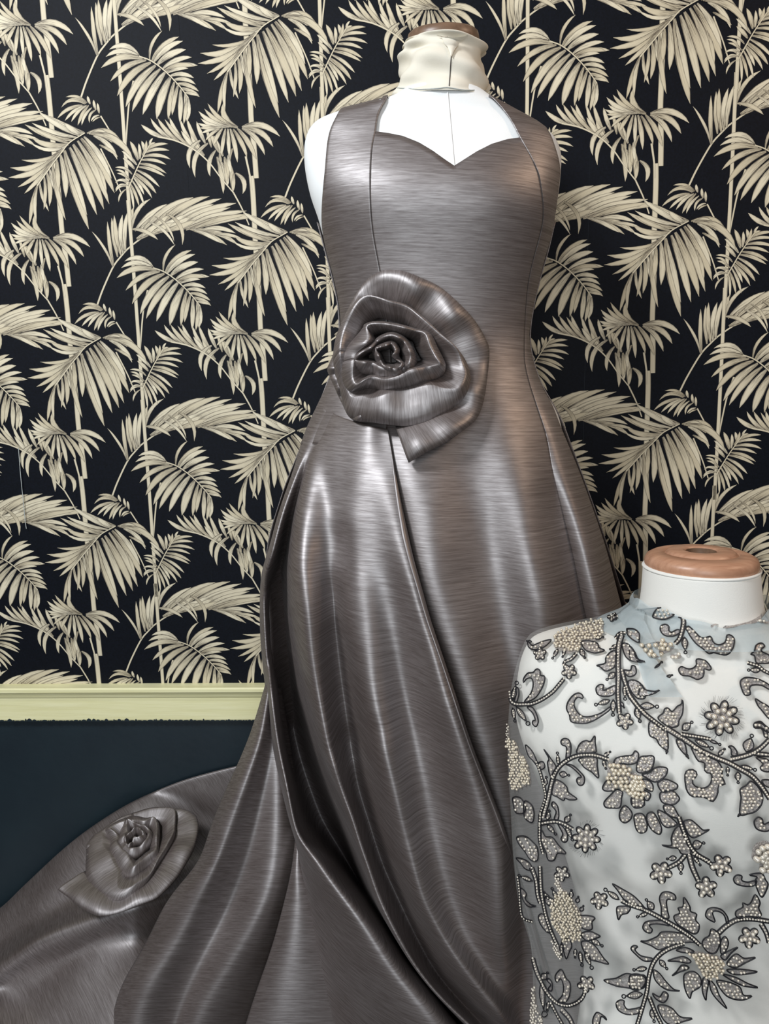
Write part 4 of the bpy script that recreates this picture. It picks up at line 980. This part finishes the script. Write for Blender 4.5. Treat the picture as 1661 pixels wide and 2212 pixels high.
VINES = {1: [([(75,1190),(95,1300),(160,1335),(250,1335),(350,1325),(470,1270),(580,1190),(650,1110),(715,1030)],40),([(1400,520),(1365,650),(1355,800),(1360,1000),(1355,1200),(1370,1440)],58),([(1400,930),(1440,1080),(1500,1240),(1600,1370),(1661,1430)],46),([(860,740),(800,800),(730,830),(710,870)],30),([(1330,560),(1380,500),(1450,490)],30)],
 2: [([(0,1240),(60,1320),(130,1410),(250,1510),(330,1570),(420,1640)],48),([(620,230),(640,340),(625,450),(590,560),(540,620)],50),([(1400,840),(1520,880),(1580,930),(1661,970)],32)],
 3: [([(470,1130),(530,900),(580,680),(640,550),(740,460),(860,400),(980,385),(1100,395),(1240,440)],50),([(390,470),(440,600),(490,800),(500,900),(440,1080)],24),([(430,1210),(520,1190),(620,1180),(720,1210),(820,1270)],45),([(440,1100),(430,1210),(430,1400),(470,1560)],36)],
 4: [([(420,60),(560,150),(700,240),(850,340),(1020,420),(1170,480),(1300,550),(1450,640),(1560,760),(1661,910)],56),([(610,140),(720,160),(850,180),(950,200)],40),([(1200,440),(1330,410),(1450,370),(1560,300),(1661,200)],55),([(1480,370),(1661,390)],50),([(580,1130),(620,1250),(670,1370),(720,1480),(800,1570),(940,1650)],46)],
 5: [([(430,170),(440,400),(460,560),(510,780),(580,980),(640,1110)],40),([(330,180),(380,330),(400,500),(430,600)],46),([(170,300),(190,450),(200,640),(230,780),(340,830)],22),([(350,1270),(400,1450),(500,1650),(620,1790),(760,1830),(880,1790),(950,1700),(960,1600)],42),([(560,1800),(640,1950),(700,2060)],30),([(690,1880),(780,1980),(820,2060)],56)],
 6: [([(650,30),(580,110),(450,180)],50),([(700,20),(740,170),(810,330)],60),([(760,10),(870,70),(960,130)],45),([(-100,570),(0,620),(170,680),(350,770),(540,880),(720,1000),(830,1100)],46),([(640,1080),(450,1150),(330,1240),(260,1350),(220,1500),(200,1650),(160,1800),(100,2000),(80,2060)],46),([(230,1730),(300,1900),(380,2060)],40),([(1040,970),(1150,870),(1280,800),(1450,790),(1661,820)],55),([(1560,850),(1620,960),(1650,1070)],50)]}
FLOWERS = {1: [(775,945,95,5,.3),(430,740,80,5,.9),(1435,1535,108,5,.2),(1290,300,62,5,.5)], 2: [(1090,1500,230,8,.2)], 3: [(980,1380,185,8,.1)], 5: [(690,250,100,5,.3),(980,1570,112,5,.4),(1140,570,115,5,.5)],
 6: [(365,235,145,5,.2),(1085,150,145,5,.5),(905,415,140,5,.9),(1420,1010,140,5,.4)]}
CLUSTERS = {1: [([(600,520),(760,450),(1000,340),(1170,330),(1180,440),(1160,560),(1060,590),(930,600),(900,690),(820,720),(760,740),(680,700),(600,680),(590,600)],40,1)],
 2: [([(150,640),(280,600),(400,590),(520,640),(500,700),(400,740),(300,790),(200,740)],62,1),([(490,750),(600,750),(600,790),(490,790)],50,0)],
 3: [([(40,200),(150,240),(190,360),(250,420),(300,560),(320,740),(250,760),(170,800),(100,800),(75,650),(65,500),(55,350)],36,1),([(1240,470),(1330,510),(1420,500),(1520,560),(1500,680),(1600,640),(1661,700),(1661,880),(1500,880),(1400,800),(1340,760),(1240,700)],54,1),([(38,30),(60,30),(70,200),(38,200)],24,0)],
 4: [([(0,620),(120,640),(150,800),(30,890),(0,880)],52,1),([(1480,1470),(1600,1410),(1661,1450),(1661,1640),(1460,1640)],70,0)],
 5: [([(560,600),(700,440),(800,540),(870,640),(930,740),(910,860),(930,960),(900,1060),(800,1040),(700,1040),(620,920),(560,800),(560,720)],36,1),([(600,310),(650,300),(710,500),(660,520)],32,0),([(310,1610),(360,1640),(400,1850),(460,1980),(440,2060),(260,2060),(310,1800)],34,0),([(560,1040),(620,1080),(690,1250),(620,1240)],30,0)],
 6: [([(680,1180),(850,1190),(960,1220),(1100,1260),(1110,1400),(1000,1500),(860,1460),(800,1330)],42,1),([(1460,40),(1600,0),(1661,60),(1661,240),(1540,220),(1540,120)],74,0)]}
# small sphere shared by every pearl
def sphere(nu=10, nv=6):
    V = [(0, 0, 1)]; Fc = []
    for j in range(1, nv):
        for i in range(nu):
            a = 2*math.pi*i/nu; b = math.pi*j/nv; V.append((math.sin(b)*math.cos(a), math.sin(b)*math.sin(a), math.cos(b)))
    V.append((0, 0, -1))
    for i in range(nu):
        Fc.append((0, 1 + i, 1 + (i+1) % nu)); Fc.append((len(V)-1, 1 + (nv-2)*nu + (i+1) % nu, 1 + (nv-2)*nu + i))
    for j in range(nv-2):
        for i in range(nu): Fc.append((1+j*nu+i, 1+(j+1)*nu+i, 1+(j+1)*nu+(i+1) % nu, 1+j*nu+(i+1) % nu))
    return V, Fc
SV, SF = sphere(); SV = [Vector(v) for v in SV]
def pearl_mesh(mat, name):
    me = bpy.data.meshes.new(name); me.from_pydata([tuple(v) for v in SV], [], SF); me.polygons.foreach_set('use_smooth', [True]*len(me.polygons)); me.materials.append(mat); return me
PM = {0: pearl_mesh(M_PEARL, 'pearl'), 1: pearl_mesh(M_PEARLT, 'pearl')}
def in_poly(x, y, poly):
    c = False; n = len(poly); j = n - 1
    for i in range(n):
        if (poly[i][1] > y) != (poly[j][1] > y) and x < (poly[j][0]-poly[i][0])*(y-poly[i][1])/(poly[j][1]-poly[i][1]+1e-9) + poly[i][0]: c = not c
        j = i
    return c
def edge_dist(x, y, poly):
    return np.min(np.hypot(poly[:, 0]-x, poly[:, 1]-y))
M2PX = .70/F                 # metres per pixel on the front of the top
n_pearl = [0]
def pearls(parent, pts, dpx, mat=0, single=False, lift=.6):
    """pts in picture pixels, dpx pearl diameter in pixels"""
    r = dpx/2*M2PX
    if single:
        for x, y in pts:
            if n_pearl[0] >= 296: break
            n_pearl[0] += 1
            o = bpy.data.objects.new('pearl', PM[mat]); col.objects.link(o)
            k = r*rng.uniform(.9, 1.08); o.scale = (k, k, k); o.location = on_t(x, y, .0012 + r*lift)
            attach(o, parent)
        return
    mb = MB()
    for x, y in pts:
        c = on_t(x, y, .0010 + r*lift); k = r*rng.uniform(.88, 1.08); mb.add([c + v*k for v in SV], SF)
    if mb.v:
        o = mb.build('pearl_beading', M_PEARLT if mat else M_PEARL, parent); o['kind'] = 'stuff'
def cord(parent, lines, dpx=3.3):
    mb = MB()
    for ln, closed in lines:
        V, Fc = tube([on_t(x, y, .0014) for x, y in ln], dpx/2*M2PX, 5, closed); mb.add(V, Fc)
    if mb.v: mb.build('cord_outline', M_THREAD, parent)
def scatter(poly, step, inset):
    out = []; P2 = np.asarray(poly); x0, y0 = P2.min(0); x1, y1 = P2.max(0); y = y0; row = 0
    while y <= y1:
        x = x0 + (step*.5 if row % 2 else 0)
        while x <= x1:
            px, py = x + rng.uniform(-.18, .18)*step, y + rng.uniform(-.18, .18)*step
            if in_poly(px, py, poly) and edge_dist(px, py, P2) > inset: out.append((px, py))
            x += step
        y += step*.87; row += 1
    return out
# flowers first, so that their pearls are the ones built singly
for k, L in FLOWERS.items():
    for cx, cy, r, n, ph in L:
        c = np.array(kp(k, (cx, cy))); rp = r/KS; out = []; lines = []; pp = []
        out = [c + np.array([math.cos(a), math.sin(a)])*rp*(.50 + .42*abs(math.cos((a - ph)*n/2))**.8) for a in np.linspace(0, 2*math.pi, 12*n, endpoint=False)]
        V3 = [on_t(x, y, .0008) for x, y in out]; cc = on_t(c[0], c[1], .0012); m = len(V3)
        fo = mesh('beaded_flower', V3 + [cc], [(i, (i+1) % m, m) for i in range(m)], M_SEQ, top)
        fo['label'] = 'pearl flower outlined in black cord'
        cord(fo, [([tuple(q) for q in out], True)])
        for i in range(n):
            a = ph + 2*math.pi*i/n; d = np.array([math.cos(a), math.sin(a)])
            if n == 8: pp += [tuple(c + d*rp*.42), tuple(c + d*rp*.70)]
            else: pp += [tuple(c + d*rp*.42), tuple(c + d*rp*.74)]
        dp = rp*(.27 if n == 8 else .36)
        pearls(fo, [tuple(c)], dp*1.15, 0, True, .9); pearls(fo, pp, dp, 0, True)
        if n == 8:      # frayed metallic threads round the large flowers
            mb = MB()
            for i in range(70):
                a = rng.uniform(0, 6.283); q0 = c + np.array([math.cos(a), math.sin(a)])*rp*rng.uniform(.8, .95); q1 = c + np.array([math.cos(a + .1), math.sin(a + .1)])*rp*rng.uniform(1.05, 1.25)
                V, Fc = tube([on_t(*q0, .001), on_t(*q1, .0016)], .00012, 3); mb.add(V, Fc)
            fr = mb.build('frayed_threads', M_METAL, fo); fr['kind'] = 'stuff'
for k, L in CLUSTERS.items():
    for poly, st, m in L:
        pl = smooth_line([kp(k, p) for p in poly], 50, True)
        ob, o2, V3 = flat_patch([tuple(p) for p in pl[::2]], .0008, 'pearl_cluster', M_SEQ, top, 50)
        ob['label'] = 'dense champagne pearl flower' if m else 'dense ivory pearl cluster'
        sc = scatter(pl, st/KS, .4)
        big = st >= 50
        pearls(ob, sc, st/KS*1.04, m, big, .9)
        if m and not big: pearls(ob, sc[1::3], st/KS*1.0, m, False, 2.1)
for k, L in LEAVES.items():
    for i, poly in enumerate(L):
        ob, o2, V3 = flat_patch([kp(k, p) for p in poly], .0007, 'embroidered_leaf', M_SEQ, top, 64)
        if not (k == 2 and i >= len(L) - 2): cord(ob, [([tuple(q) for q in o2], True)])
        pearls(ob, [q for q in scatter(o2, 8.4, 2.9) if rng.random() < .8], 6.3)
def lens(x0, y0, x1, y1, w, n=18):
    a = np.array([x0, y0], float); b = np.array([x1, y1], float); d = b - a; nn = np.array([-d[1], d[0]])/(np.linalg.norm(d) + 1e-9)
    e = a + d*.78; s = np.linspace(0, 1, n)
    up = [a + (e - a)*t + nn*w*.5*math.sin(math.pi*t**.9) for t in s]; dn = [a + (e - a)*t - nn*w*.5*math.sin(math.pi*t**.9) for t in s[::-1][1:-1]]
    rl = np.linalg.norm(d)*.11; lc = e + d*.12
    loop = [lc + np.array([math.cos(t), math.sin(t)])*rl*.8 for t in np.linspace(0, 2*math.pi, 10, endpoint=False)]
    return up + dn, loop, (a, e)
for k, L in DROPS.items():
    for x0, y0, x1, y1, w in L:
        a = kp(k, (x0, y0)); b = kp(k, (x1, y1)); o2, loop, (p, e) = lens(*a, *b, w/KS)
        ob, o3, V3 = flat_patch([tuple(q) for q in o2[::2]], .0007, 'embroidered_bud', M_SEQ, top, 30)
        cord(ob, [([tuple(q) for q in o2], True), ([tuple(q) for q in loop], True)], 2.9)
        L2 = np.linalg.norm(np.array(e) - np.array(p)); m = int(L2/6)
        if m >= 2 and w > 35: pearls(ob, [tuple(p + (e - p)*t) for t in np.linspace(.25, .8, m)], 5.0)
for k, L in VINES.items():
    for line, w in L:
        c = smooth_line([kp(k, p) for p in line], max(12, int(len(line)*5))); t = np.gradient(c, axis=0); t /= np.linalg.norm(t, axis=1)[:, None] + 1e-9
        nn = np.stack([-t[:, 1], t[:, 0]], 1); hw = w/KS/2*np.linspace(1.0, .8, len(c))[:, None]
        A, B = c + nn*hw, c - nn*hw; V3 = []
        for i in range(len(c)): V3 += [on_t(*A[i], .0008), on_t(*c[i], .0012), on_t(*B[i], .0008)]
        ob = mesh('embroidered_vine', V3, grid_faces(3, len(c)), M_SEQ, top)
        cord(ob, [([tuple(q) for q in A], False), ([tuple(q) for q in B], False)], 3.6)
        Ln = np.linalg.norm(np.diff(c, axis=0), axis=1).sum(); q = smooth_line(c, max(3, int(Ln/5.6)))
        pearls(ob, [tuple(z) for z in q], 5.2)
